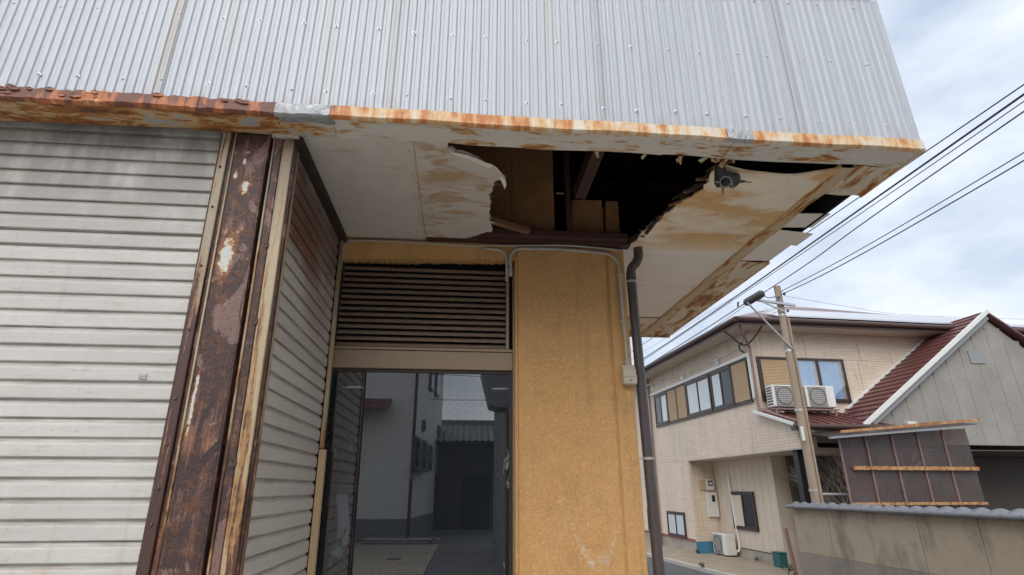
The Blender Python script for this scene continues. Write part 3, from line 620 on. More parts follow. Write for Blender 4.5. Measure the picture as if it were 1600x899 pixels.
# ------------------------------------------------------------------ shop window with louvre
win = thing('shop_window', 'dark reflective shop window in a bronze frame under a louvre', 'window', (-.27, 3.66, 0))
YG = 3.68
ob('pane', MB().box(-.87, .337, YG, YG + .008, 0, 2.295), MT['glass'], win)
ob('transom', MB().box(-.872, .338, 3.640, 3.76, 2.302, 2.425), MT['bronze'], win, bevel=.004)
ob('transom_lip', MB().box(-.872, .338, 3.630, 3.70, 2.427, 2.445), MT['bronze'], win, bevel=.002)
ob('glazing_bead', MB().box(-.87, .337, 3.662, 3.679, 2.283, 2.3015), MT['bronze_dark'], win)
ob('jamb', MB().box(.3385, .3515, 3.628, 3.78, 0, 3.07), MT['bronze'], win, bevel=.003)
ob('jamb', MB().box(.318, .338, 3.664, 3.76, 0, 2.3015), MT['bronze_dark'], win, bevel=.002)
ob('jamb', MB().box(-.885, -.862, 3.60, 3.76, 0, 2.3015), MT['bronze_dark'], win)
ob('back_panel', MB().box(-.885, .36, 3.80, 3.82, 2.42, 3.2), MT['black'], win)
ob('louvre_stile', MB().box(.292, .314, 3.645, 3.72, 2.447, 3.05), MT['bronze'], win, bevel=.002)
ob('louvre_stile', MB().box(-.872, -.856, 3.645, 3.72, 2.447, 3.05), MT['bronze_dark'], win)
lm = MB().prism([(-.004, 0), (.0, .021), (.03, .038), (.034, .034), (.006, .017), (.003, 0)], lambda a, b, d: (d, a, b), 0, 1.145).mesh('louvre_slat', MT['louvre'])
for i in range(14):
    z = 2.452 + i * .0425
    o = ob('louvre_slat', lm, None, win, off=(-.855, 3.655, z))
ob('peeling_film', MB().grid(lambda u, v: (-.74 + .07 * u + .018 * math.sin(4 * v) - (.0 if v > .2 else (.2 - v) * .12), 3.6765 - .012 * max(0, .35 - v) * 3 * math.sin(math.pi * u), 1.16 + .36 * v + .03 * (1 - u) * (1 if v < .1 else 0)), 6, 14), MT['film'], win, smooth=True, label='curling printed film strip')

# ------------------------------------------------------------------ conduit, box, cable, drainpipe
cond = thing('conduit', 'grey ribbed conduit bent over the top of the ochre wall', 'pipe', (.7, 3.57, 3.19))
pth = [(.318, 3.60, 2.985), (.318, 3.592, 3.08)] + arc((.40, 3.585, 3.10), .085, math.pi, math.pi / 2, 8, (1, 0, 0), (0, 0, 1)) + [(.6, 3.582, 3.190), (.8, 3.582, 3.186), (.95, 3.582, 3.176)] + arc((1.0, 3.582, 3.06), .112, math.pi / 2, 0, 8, (1, 0, 0), (0, 0, 1)) + [(1.113, 3.584, 2.8), (1.117, 3.584, 2.55), (1.119, 3.584, 2.345)]
pp = smooth_path(pth, 6)
dense = []
for a_, b_ in zip(pp, pp[1:]):
    L_ = (b_ - a_).length; m_ = max(1, int(L_ / .005))
    dense += [a_.lerp(b_, i / m_) for i in range(m_)]
ob('pipe', MB().tube(dense, [.0125 if i % 2 else .0112 for i in range(len(dense))], 9), MT['pipe_grey'], cond, smooth=True)
for p in ((.52, 3.185), (.68, 3.19), (.93, 3.178)): ob('clip', MB().box(p[0] - .006, p[0] + .006, 3.566, 3.598, p[1] - .024, p[1] + .016), MT['pipe_grey'], cond, bevel=.002)
for z in (3.0, 2.65): ob('clip', MB().box(1.09, 1.135, 3.568, 3.598, z - .006, z + .006), MT['pipe_grey'], cond, bevel=.002)
ob('end_sleeve', MB().tube([(.318, 3.60, 2.975), (.318, 3.60, 3.03)], .016, 10), MT['pipe_grey'], cond, smooth=True)
ob('end_sleeve', MB().tube([(1.119, 3.584, 2.335), (1.119, 3.584, 2.37)], .017, 10), MT['pipe_grey'], cond, smooth=True)
stub = tag(ob('pipe_stub', MB().tube(smooth_path([(.290, 3.59, 2.93), (.291, 3.588, 3.05), (.284, 3.588, 3.13), (.24, 3.59, 3.168), (.12, 3.592, 3.178)], 5), .009, 8), MT['pipe_grey'], smooth=True), 'thin grey pipe stub ending over the louvre corner', 'pipe')
cab = tag(ob('wall_cable', MB().tube(smooth_path([(-.862, 3.585, 2.6), (-.86, 3.585, 3.14), (-.84, 3.588, 3.19), (-.6, 3.592, 3.205), (0, 3.592, 3.197), (.35, 3.585, 3.207), (.75, 3.57, 3.216), (1.14, 3.588, 3.204)], 6), .007, 7), MT['pipe_grey'], smooth=True), 'thin grey cable along the top of the wall under the soffit', 'cable')
jb = thing('junction_box', 'cream plastic junction box at the lower end of the wall conduit', 'box', (1.13, 3.57, 2.27))
ob('body', MB().prism([(3.598, 2.205), (3.54, 2.205), (3.532, 2.213), (3.532, 2.25), (3.54, 2.258), (3.54, 2.30), (3.56, 2.338), (3.598, 2.338)], lambda a, b, d: (d, a, b), 1.075, 1.165), MT['box_cream'], jb, bevel=.005)
ob('cover_rim', MB().box(1.073, 1.167, 3.528, 3.545, 2.252, 2.262), MT['box_cream'], jb, bevel=.002)
ob('screw', MB().tube([(1.12, 3.5325, 2.228), (1.12, 3.529, 2.228)], .005, 8), MT['bronze_dark'], jb)
dp = thing('drainpipe', 'brown grey drainpipe beside the ochre wall with a crooked top', 'pipe', (1.24, 3.62, G))
ob('pipe', MB().tube(smooth_path([(1.272, 3.60, 3.24), (1.270, 3.60, 3.165), (1.25, 3.605, 3.115), (1.218, 3.61, 3.075), (1.208, 3.615, 3.02), (1.209, 3.62, 2.9), (1.222, 3.62, 1.9), (1.236, 3.62, .8), (1.245, 3.62, G)], 6), .034, 16), MT['pipe_brown'], dp, smooth=True)
for z, x in ((2.965, 1.2085), (1.735, 1.2245)):
    ob('bracket', MB().tube([(x, 3.62, z - .008), (x, 3.62, z + .008)], .0375, 16), MT['pipe_grey'], dp, smooth=True)
    ob('bracket_arm', MB().bar((1.158, 3.63, z), (x - .035, 3.625, z), .012, .006), MT['pipe_grey'], dp)
ob('sleeve', MB().tube([(1.209, 3.62, 2.98), (1.2095, 3.62, 3.03)], .0362, 16), MT['pipe_brown'], dp, smooth=True)
# broken lamp
lamp = thing('broken_lamp', 'sooty broken lamp fitting dangling from the canopy rim through torn board', 'lamp', (1.38, 2.47, 3.21))
ob('body', MB().tube(smooth_path([(1.372, 2.455, 3.215), (1.374, 2.462, 3.195), (1.385, 2.47, 3.165), (1.415, 2.475, 3.148), (1.445, 2.475, 3.138), (1.468, 2.475, 3.128), (1.48, 2.475, 3.122)], 4), [.026] * 4 + [.03] * 4 + [.036] * 4 + [.036, .038, .039, .041, .042, .042, .041, .038, .033, .026, .017, .010, .004][:13], 16), MT['lamp_body'], lamp, smooth=True)
ob('side_web', MB().prism([(1.352, 3.21), (1.40, 3.2), (1.43, 3.14), (1.40, 3.10), (1.348, 3.09), (1.338, 3.12)], lambda a, b, d: (a, d, b), 2.47, 2.485), MT['lamp_body'], lamp, bevel=.004)
ring = [(1.395, 2.475, 3.115), (1.378, 2.44, 3.098), (1.368, 2.415, 3.088)]
ob('socket', MB().tube(ring, [.026, .027, .028], 18, cap=False), MT['chrome'], lamp, smooth=True, solid=.004)
ob('socket_core', MB().tube([(1.393, 2.47, 3.113), (1.382, 2.449, 3.102)], .022, 14), MT['lamp_body'], lamp)
ob('foil_flap', MB().grid(lambda u, v: (1.385 + .035 * u, 2.44 - .01 * math.sin(3 * u), 3.122 - .075 * v * u - .01 * u + .01 * v), 6, 4), MT['chrome'], lamp, smooth=True, solid=.002)
ob('pin', MB().bar((1.362, 2.44, 3.07), (1.352, 2.435, 3.022), .010, .008), MT['raw_wood'], lamp)
ob('pin', MB().bar((1.345, 2.44, 3.098), (1.325, 2.44, 3.10), .005, .005), MT['chrome'], lamp)
ob('wire', MB().tube(smooth_path([(1.475, 2.475, 3.127), (1.5, 2.47, 3.132), (1.525, 2.47, 3.128), (1.545, 2.465, 3.127)], 4), [.007] * 6 + [.003] * 7, 6), MT['lamp_body'], lamp)
#PART2
# ------------------------------------------------------------------ street materials
H = HOUSE
def siding(name, c1, c2, mort, bw=.30, bh=.062):
    k = Mat(name, .7); x, y, z = k.xyz(k.obj)
    br = k.n('ShaderNodeTexBrick'); k.put(br.inputs['Vector'], k.comb(k.math('ADD', x, y), z, 0))
    br.inputs['Scale'].default_value = 1; br.inputs['Brick Width'].default_value = bw; br.inputs['Row Height'].default_value = bh
    br.inputs['Mortar Size'].default_value = .006; br.inputs['Mortar Smooth'].default_value = .4; br.inputs['Bias'].default_value = 0
    k.put(br.inputs['Color1'], c1); k.put(br.inputs['Color2'], c2); k.put(br.inputs['Mortar'], mort)
    n = k.noise(1.3, 5, .6, 0, k.scale(k.obj, (1, 1, .4))); n2 = k.noise(18, 5, .65)
    c = k.mul(br.outputs['Color'], k.math('ADD', .84, k.math('MULTIPLY', n, .3))); c = k.mul(c, k.math('ADD', .93, k.math('MULTIPLY', n2, .14)))
    dr = k.math('MULTIPLY', k.sm(k.noise(1, 5, .6, 0, k.scale(k.obj, (7, 7, .5))), .55, .75), .45)
    k.color(k.mix(dr, c, (.30, .25, .2))); k.bump(k.math('SUBTRACT', k.math('MULTIPLY', n2, .3), br.outputs['Fac']), .6, .006); return k.m
MT['siding'] = siding('cream_brick_siding', (.76, .64, .51), (.70, .58, .46), (.52, .43, .34))
MT['board'] = plain('beige_board', (.64, .55, .44), .7, 0, .12, 2)
MT['core'] = plain('joint_filler', (.22, .19, .16), .8)
MT['soff'] = plain('pale_eave_board', (.60, .53, .45), .7)
MT['brown_gutter'] = plain('brown_gutter', (.075, .042, .034), .4, 0, .2, 3)
MT['pink_pipe'] = plain('faded_brown_pipe', (.26, .16, .145), .5, 0, .15, 4)
MT['frame'] = plain('dark_brown_sash', (.055, .038, .032), .4, .2, .15, 6)
MT['red_roof'] = plain('faded_red_metal_roof', (.15, .058, .052), .36, 0, .25, 2.5)
MT['silver_roof'] = plain('shiny_pale_roof', (.62, .63, .66), .25, .4, .1, 2)
MT['white'] = plain('white_paint', (.74, .73, .70), .45, 0, .08, 5)
MT['acw'] = plain('aged_white_metal', (.72, .70, .65), .45, 0, .08, 5)
MT['dgrey'] = plain('dark_grey_plastic', (.06, .06, .062), .5)
MT['mgrey'] = plain('mid_grey_metal', (.30, .30, .30), .45, .3)
MT['zinc'] = plain('galvanised_steel', (.50, .51, .52), .35, .7, .12, 12)
MT['cable'] = plain('black_cable', (.045, .045, .05), .5)
MT['louv_panel'] = plain('beige_shutter_panel', (.52, .38, .23), .55, 0, .1, 4)
MT['pole'] = plain('weathered_pole', (.33, .255, .19), .75, 0, .25, 4, .004)
MT['blue'] = plain('blue_painted_base', (.06, .22, .36), .6, 0, .25, 6)
MT['teal'] = plain('dark_teal_plastic', (.012, .10, .10), .5)
MT['tile'] = plain('grey_clay_tile', (.19, .195, .21), .45, 0, .35, 9, .002)
MT['orange'] = rusty('orange_rusted_angle', (.42, .17, .07), None, .06, scale=5).m
MT['foundation'] = plain('stained_render', (.36, .32, .27), .8, 0, .4, 2.5, .004)
MT['redline'] = plain('red_flashing', (.32, .07, .05), .5)
MT['blackpost'] = plain('black_post', (.012, .012, .013), .45)
MT['branch'] = plain('bare_twig', (.48, .42, .34), .8)
MT['garage'] = plain('dim_brown_board', (.11, .09, .075), .8, 0, .2, 2)
MT['gable'] = plain('weathered_grey_boards', (.30, .28, .25), .8, 0, .3, 1.6)
MT['green'] = plain('green_leaf', (.07, .11, .03), .6)
k = Mat('stained_block_wall', .85); x, y, z = k.xyz(k.obj)
n = k.noise(1.6, 6, .62, 0, k.scale(k.obj, (1, 1, .5))); n2 = k.noise(22, 5, .65)
c = k.mul((.41, .34, .25), k.math('ADD', .8, k.math('MULTIPLY', n2, .35)))
c = k.mix(k.math('MULTIPLY', k.sm(n, .48, .66), .7), c, (.15, .135, .115))
c = k.mix(k.math('MULTIPLY', k.sm(z, .66, .62), k.math('ADD', .25, k.math('MULTIPLY', n, .6))), c, (.17, .155, .14))
k.color(c); k.bump(n2, .4, .006); MT['block'] = k.m
k = Mat('clear_window_glass', .04); k.color((.9, .95, 1)); 
tr = k.n('ShaderNodeBsdfTransparent'); gl = k.n('ShaderNodeBsdfGlossy'); gl.inputs['Roughness'].default_value = .03
mx = k.n('ShaderNodeMixShader'); mx.inputs[0].default_value = .14
k.t.links.new(tr.outputs[0], mx.inputs[1]); k.t.links.new(gl.outputs[0], mx.inputs[2])
k.t.links.new(mx.outputs[0], k.t.nodes['Material Output'].inputs['Surface']); MT['clear'] = k.m
k = Mat('brown_translucent_sheet', .25); tr = k.n('ShaderNodeBsdfTransparent'); tr.inputs[0].default_value = (.40, .31, .29, 1)
k.color(k.mix(k.noise(2.5, 5, .6), (.10, .07, .065), (.24, .19, .18))); mx = k.n('ShaderNodeMixShader'); mx.inputs[0].default_value = .5
k.t.links.new(tr.outputs[0], mx.inputs[1]); k.t.links.new(k.b.outputs[0], mx.inputs[2]); k.t.links.new(mx.outputs[0], k.t.nodes['Material Output'].inputs['Surface']); MT['poly'] = k.m
MT['frost'] = plain('frosted_pane', (.58, .64, .66), .18, 0, .15, 2)
MT['darkpane'] = plain('dark_pane', (.03, .034, .038), .06, 0, .2, 2)
MT['curtain'] = plain('blue_curtain', (.28, .47, .70), .8, 0, .15, 3)
MT['room'] = plain('dark_room', (.02, .02, .022), .9)
MT['forecourt'] = plain('brown_stained_concrete', (.36, .29, .22), .8, 0, .45, 2.4, .004)

# ------------------------------------------------------------------ the cream house across the lane
house = thing('cream_house', 'two-storey cream sided house with brown gutters and red lower roof', 'house', (0, 0, 0), H)
def hb(name, x0, x1, y0, y1, z0, z1, m, parent=house, bevel=0, label=None): return ob(name, MB().box(x0, x1, y0, y1, z0, z1), MT[m], parent, H, bevel=bevel, label=label)
ZO, ZE = 2.62, 5.52
hb('wall_core', .03, 9.0, .03, 8.2, ZO, ZE, 'core'); hb('wall_core', .83, 9.0, 1.13, 8.2, 0, ZO - .001, 'core')
hb('wall_core', .03, .829, 4.13, 8.2, 0, ZO - .001, 'core')
def panels_left(ys, z0, z1):
    for a, b_ in zip(ys, ys[1:]): hb('siding_panel', 0, .029, a + .006, b_ - .006, z0, z1, 'siding')
panels_left([0, .95, 2.05, 3.18, 4.1, 5.5, 7.0, 8.2], 3.84, ZE - .002)
panels_left([0, 1.0, 2.3, 3.5, 4.1, 5.2, 6.7, 8.2], ZO, 3.835)
panels_left([4.1, 4.55, 5.3, 6.7, 8.2], .42, ZO - .004)
def panels_front(xs_, z0, z1, y=0):
    for a, b_ in zip(xs_, xs_[1:]): hb('siding_panel', a + .006, b_ - .006, y, y + .029, z0, z1, 'siding')
panels_front([.0, 1.5, 3.0, 4.5, 6, 7.5, 9.0], 4.86, ZE - .002); panels_front([.0, 2.9, 4.5, 6, 7.5, 9.0], 3.0, 4.855)
hb('base_wall', .012, .03, 4.1, 8.2, 0, .36, 'foundation'); hb('base_flashing', -.015, .03, 4.09, 8.2, .362, .40, 'redline')
# meter bay under the overhang
for a, b_ in ((.03, .27), (.275, .83)): hb('siding_panel', a, b_, 4.10, 4.129, .37, ZO - .01, 'siding')
hb('corner_trim', -.01, .09, 4.06, 4.099, .37, ZO - .01, 'siding')
hb('blue_base', .0, .30, 4.085, 4.129, 0, .365, 'blue', label='blue painted base panel'); hb('blue_base', .303, .83, 4.095, 4.129, 0, .36, 'blue', label='blue painted base panel')
yy = 4.095
while yy > 1.15:
    hb('wall_board', .80, .829, yy - .294, yy - .006, .30, ZO - .01, 'board'); yy -= .30
hb('base_wall', .79, .829, 1.1, 4.09, 0, .285, 'foundation'); hb('base_flashing', .775, .829, 1.1, 4.09, .286, .299, 'frame')
hb('end_wall', .80, 3.2, 1.10, 1.129, 0, ZO - .01, 'board')
hb('overhang_soffit', .0, .828, -1.28, 4.095, ZO - .035, ZO - .004, 'soff')
hb('overhang_soffit', .83, 3.2, -1.28, 1.095, ZO - .035, ZO - .004, 'soff')
# lower front storey band and roof
ob('siding_panel', MB().prism([(0, ZO), (-.52, ZO), (-.52, 3.30), (0, 3.46)], lambda a, b, d: (d, a, b), 0, .03), MT['siding'], house, H)
ob('siding_panel', MB().prism([(-.53, ZO), (-1.25, ZO), (-1.25, 3.07), (-.53, 3.295)], lambda a, b, d: (d, a, b), 0, .03), MT['siding'], house, H)
hb('front_fascia', .031, 3.0, -1.25, -1.2, 2.72, 3.0, 'mgrey'); hb('siding_panel', .0, .40, -1.28, -1.251, ZO, 3.03, 'siding')
hb('front_lintel', .4, 3.0, -1.24, -1.1, 2.52, 2.60, 'soff')
lr = ob('lower_roof', MB().prism([(-1.36, 3.06), (0, 3.49), (0, 3.53), (-1.36, 3.10)], lambda a, b, d: (d, a, b), -.10, 2.28), MT['red_roof'], house, H)
for i in range(9): ob('roof_seam', MB().bar((-.05 + i * .26, -1.36, 3.112), (-.05 + i * .26, -.01, 3.54), .03, .03), MT['red_roof'], lr, H)
ob('verge_trim', MB().bar((-.13, -1.38, 3.085), (-.13, .03, 3.53), .05, .07), MT['white'], lr, H, bevel=.005); ob('verge_pipe', MB().tube([(-.02, -1.35, 3.155), (-.02, -.05, 3.575)], .03, 8), MT['pink_pipe'], lr, H)
ob('lower_gutter', MB().tube([(-.15, -1.42, 3.04), (2.2, -1.42, 3.05)], .055, 10), MT['brown_gutter'], house, H, smooth=True)
hb('gutter_end', -.16, .08, -1.44, -1.3, 2.96, 3.05, 'dgrey')
# gabled porch roof on the right
def gx(x): return 3.52 + (x - 2.22) * .694
ap = 5.6
gr = ob('gable_roof', MB().prism([(1.55, gx(1.55) + .03), (ap, gx(ap) + .03), (9.0, gx(ap) + .03 - (9 - ap) * .694), (9.0, gx(ap) - .02 - (9 - ap) * .694), (ap, gx(ap) - .02), (1.55, gx(1.55) - .02)], lambda a, b, d: (a, d, b), -1.30, -.001), MT['red_roof'], house, H)
for q in range(22):
    x = 1.75 + q * .18
    if x < ap: ob('roof_batten', MB().bar((x, -1.29, gx(x) + .04), (x, -.03 - max(0, 2.25 - x) * 1.7, gx(x) + .04), .03, .025), MT['red_roof'], gr, H)
ob('verge_trim', MB().bar((1.50, -1.33, gx(1.50) + .02), (ap, -1.33, gx(ap) + .02), .05, .10), MT['white'], gr, H, bevel=.005)
ob('verge_trim', MB().bar((2.28, -.04, gx(2.28) + .06), (5.5, -.04, gx(5.5) + .06), .06, .06), MT['white'], gr, H, bevel=.005)
ob('under_verge', MB().bar((1.72, -1.24, gx(1.72) - .13), (ap, -1.24, gx(ap) - .13), .08, .10), MT['mgrey'], gr, H)
ob('gable_wall', MB().prism([(1.9, 2.72), (9.0, 2.72), (9.0, 3.0), (ap, gx(ap) - .05), (2.0, gx(2.0) - .05)], lambda a, b, d: (a, d, b), -1.12, -1.0), MT['foundation'], house, H)
for i in range(16):
    x = 2.05 + i * .44
    zt = min(gx(x), gx(ap) - (x + .43 - ap) * .694 if x + .43 > ap else 99) - .08
    if zt > 2.8: hb('gable_board', x, x + .432, -1.138, -1.121, 2.72, zt, 'gable')
hb('gable_vent', 4.9, 5.3, -1.16, -1.139, 4.6, 4.9, 'mgrey')
hb('meter_case', 2.72, 2.95, -1.25, -1.139, 3.0, 3.2, 'acw', bevel=.01)
hb('garage_wall', 1.2, 9, 1.0, 1.09, 0, ZO - .04, 'garage'); hb('garage_ceiling', .4, 9, -1.09, 1.0, 2.60, 2.62, 'garage')
hb('vent_hood', 1.15, 1.28, -1.30, -1.245, 2.60, 2.74, 'soff', bevel=.01)
# eaves, gutters and main roof
EX = .58
hb('eave_soffit', -EX, 9.5, -EX, -.001, ZE + .0, ZE + .03, 'soff'); hb('eave_soffit', -EX, -.001, 0, 8.7, ZE + .0, ZE + .03, 'soff')
hb('eave_fascia', -EX - .02, 9.5, -EX - .02, -EX, ZE - .02, ZE + .16, 'brown_gutter'); hb('eave_fascia', -EX - .02, -EX, -EX + .001, 8.7, ZE - .02, ZE + .16, 'brown_gutter')
ob('gutter', MB().tube([(-EX - .05, -EX - .07, ZE + .10), (9.5, -EX - .07, ZE + .12)], .06, 10), MT['brown_gutter'], house, H, smooth=True)
ob('gutter', MB().tube([(-EX - .07, -EX - .05, ZE + .10), (-EX - .07, 8.7, ZE + .12)], .06, 10), MT['brown_gutter'], house, H, smooth=True)
e0, e1, rz = -EX - .03, 9.6, ZE + .17
sl = .43
ob('main_roof', MB().add([(e0, e0, rz), (e1, e0, rz), (e1, 8.8, rz), (e0, 8.8, rz), (4.0, 4.0, rz + sl * 4.6), (5.2, 4.0, rz + sl * 4.6)], [(0, 1, 5, 4), (1, 2, 5), (2, 3, 4, 5), (3, 0, 4), (0, 3, 2, 1)]), MT['red_roof'], house, H)
for i in range(3):
    y0 = -.45 + i * .62; zz = rz + (y0 - e0) * sl + .035
    ob('solar_panel', MB().prism([(y0, zz), (y0 + .58, zz + .58 * sl), (y0 + .58, zz + .58 * sl + .04), (y0, zz + .04)], lambda a, b, d: (d, a, b), .55 + i * .5, 8.6 - i * .5), MT['silver_roof'], house, H)
# windows on the lane side (frame, sashes, panes, shutters)
def win_left(y0, y1, z0, z1, panes, x=0, m=None, lab=None):
    w_ = hb('window', x - .06, x - .002, y0, y1, z0, z0 + .05, 'frame', label=lab)
    hb('frame', x - .055, x - .002, y0, y1, z1 - .05, z1, 'frame', w_); hb('frame', x - .055, x - .002, y0, y0 + .05, z0 + .05, z1 - .05, 'frame', w_); hb('frame', x - .055, x - .002, y1 - .05, y1, z0 + .05, z1 - .05, 'frame', w_)
    n_ = len(panes)
    for i, pm in enumerate(panes):
        a = lerp(y0 + .05, y1 - .05, i / n_); b_ = lerp(y0 + .05, y1 - .05, (i + 1) / n_); d = .008 * (i % 2)
        hb('pane', x - .028 - d, x - .020 - d, a + .025, b_ - .025, z0 + .09, z1 - .09, pm, w_)
        hb('sash', x - .040 - d, x - .012 - d, a, a + .028, z0 + .05, z1 - .05, 'frame', w_); hb('sash', x - .040 - d, x - .012 - d, b_ - .028, b_, z0 + .05, z1 - .05, 'frame', w_)
        hb('sash', x - .040 - d, x - .012 - d, a + .028, b_ - .028, z0 + .05, z0 + .09, 'frame', w_); hb('sash', x - .040 - d, x - .012 - d, a + .028, b_ - .028, z1 - .09, z1 - .05, 'frame', w_)
    return w_
def slat_panel(along, p0, p1, z0, z1, off, lab='beige slatted shutter panel'):
    n_ = int((z1 - z0) / .036)
    def fn(u, v):
        j = int(round(v * n_ * 2)); d = .012 if j % 2 else 0
        s_ = lerp(p0, p1, u); z = lerp(z0, z1, v)
        return (off - .03 - d, s_, z) if along == 'y' else (s_, off - .03 - d, z)
    o = ob('shutter_panel', MB().grid(fn, 1, n_ * 2), MT['louv_panel'], house, H, solid=.004, label=lab)
    for q in (p0, p1):
        if along == 'y': hb('edge', off - .05, off - .002, q - .02, q + .02, z0, z1, 'frame', o)
        else: hb('edge', q - .02, q + .02, off - .05, off - .002, z0, z1, 'frame', o)
    return o
z0, z1 = 3.82, 4.84
win_left(5.08, 6.12, z0, z1, ['frost', 'darkpane']); slat_panel('y', 4.38, 5.04, z0 + .03, z1 - .03, 0); slat_panel('y', 3.68, 4.34, z0 + .03, z1 - .03, 0)
win_left(2.14, 3.62, z0, z1, ['frost', 'frost']); win_left(.98, 2.06, z0, z1, ['darkpane', 'frost']); slat_panel('y', .2, .94, z0 + .03, z1 - .03, 0)
hb('sill_band', -.045, -.001, .16, 6.16, z0 - .045, z0 - .001, 'frame'); hb('head_band', -.045, -.001, .16, 6.16, z1 + .001, z1 + .03, 'frame')
win_left(4.66, 5.92, .40, 1.13, ['frost', 'frost']); win_left(6.75, 7.6, .45, 1.2, ['darkpane'])
w_ = win_left(2.07, 3.24, .76, 1.73, ['darkpane', 'board'], .80)
# front window with curtains
hb('window_recess', 1.12, 2.40, .0, .028, 3.86, 4.80, 'room')
fw = hb('window', .12, 2.46, -.06, -.002, 3.78, 3.86, 'frame')
for (a, b_, c_, d) in ((.12, 2.46, 4.80, 4.86), (2.40, 2.46, 3.86, 4.80), (1.08, 1.13, 3.86, 4.80), (.12, .17, 3.86, 4.80)): hb('frame', a, b_, -.055, -.002, c_, d, 'frame', fw)
hb('sash', 1.70, 1.76, -.05, -.01, 3.86, 4.80, 'frame', fw); hb('pane', 1.13, 1.70, -.040, -.034, 3.86, 4.80, 'clear', fw); hb('pane', 1.76, 2.40, -.050, -.044, 3.86, 4.80, 'clear', fw)
for a, b_ in ((1.15, 1.64), (1.80, 2.33)):
    ob('curtain', MB().grid(lambda u, v: (lerp(a, b_, u), -.012 + .010 * math.sin(u * 38 + math.sin(u * 9) * 2), lerp(3.87, 4.79, v)), 60, 2), MT['curtain'], fw, H, smooth=True)
slat_panel('x', .19, 1.06, 3.85, 4.80, 0)
# pipes on the house
ob('downpipe', MB().tube(smooth_path([(-.45, -.45, ZE - .0), (-.4, -.4, ZE - .15), (-.07, -.10, ZE - .42), (-.05, -.08, ZE - .6), (-.05, -.08, 4.2), (-.05, -.08, 3.60), (-.02, -.3, 3.50), (.3, -.5, 3.45)], 5), .032, 10), MT['pink_pipe'], house, H, smooth=True)
ob('corner_stay', MB().tube(smooth_path([(-.6, .15, ZE + .06), (-.45, .05, ZE - .12), (-.15, -.1, ZE - .40), (0.1, -.5, ZE - .02)], 5), .022, 8), MT['dgrey'], house, H, smooth=True)
ob('downpipe', MB().tube([(-.05, 6.55, ZE), (-.05, 6.55, 0.02)], .032, 10), MT['pink_pipe'], house, H, smooth=True)
hb('cable_duct', -.055, -.002, .06, 6.45, 4.885, 4.965, 'white', bevel=.006); hb('cable_duct', -.06, -.002, .02, .10, 3.85, 4.96, 'white', bevel=.006)
ob('vent_pipe', MB().tube(smooth_path([(-.03, 6.9, 5.25), (-.08, 6.8, 5.28), (-.08, 6.2, 5.28), (-.08, 6.1, 5.2), (-.06, 6.08, 4.97)], 4), .025, 8), MT['white'], house, H, smooth=True)
for y in (1.55, 3.75): hb('vent_hood', -.08, -.002, y - .06, y + .06, 4.97, 5.14, 'white', bevel=.015)
ob('wall_bracket', MB().tube(smooth_path([(-.0, .25, 5.02), (-.1, .25, 5.08), (-.12, .25, 5.2), (-.02, .25, 5.28)], 4), .02, 7), MT['dgrey'], house, H, smooth=True)
hb('support_post', .08, .22, -1.02, -.86, 0, ZO - .04, 'blackpost', bevel=.01, label='black square support post')
ob('downpipe', MB().tube(smooth_path([(.05, -1.44, 2.97), (.08, -1.40, 2.85), (.14, -1.31, 2.72), (.15, -1.30, 2.5), (.15, -1.30, 0)], 5), .028, 10), MT['pink_pipe'], house, H, smooth=True)
# meters
mb1 = thing('meter_box', 'tall pale meter box with a small dark window in the bay', 'meter box', (.6, 4.09, 1.05), H)
hb('case', .44, .76, 3.99, 4.094, 1.03, 1.70, 'acw', mb1, .01); hb('sight_glass', .58, .68, 3.984, 3.9895, 1.44, 1.62, 'darkpane', mb1); hb('latch', .47, .485, 3.982, 3.9895, 1.30, 1.34, 'frame', mb1)
mb2 = thing('meter_box', 'small cream electricity meter above the tall pale meter box', 'meter box', (.6, 4.09, 1.76), H)
hb('case', .47, .70, 4.0, 4.094, 1.76, 2.07, 'acw', mb2, .01); hb('sight_glass', .52, .66, 3.994, 3.9995, 1.88, 2.03, 'darkpane', mb2); hb('dial', .545, .635, 3.990, 3.9935, 1.91, 1.99, 'frost', mb2)
tag(ob('wood_board', MB().box(.28, .455, 4.05, 4.095, 1.77, 2.05), MT['louv_panel'], None, H, bevel=.004), 'small tan wooden board left of the cream meter', 'board')
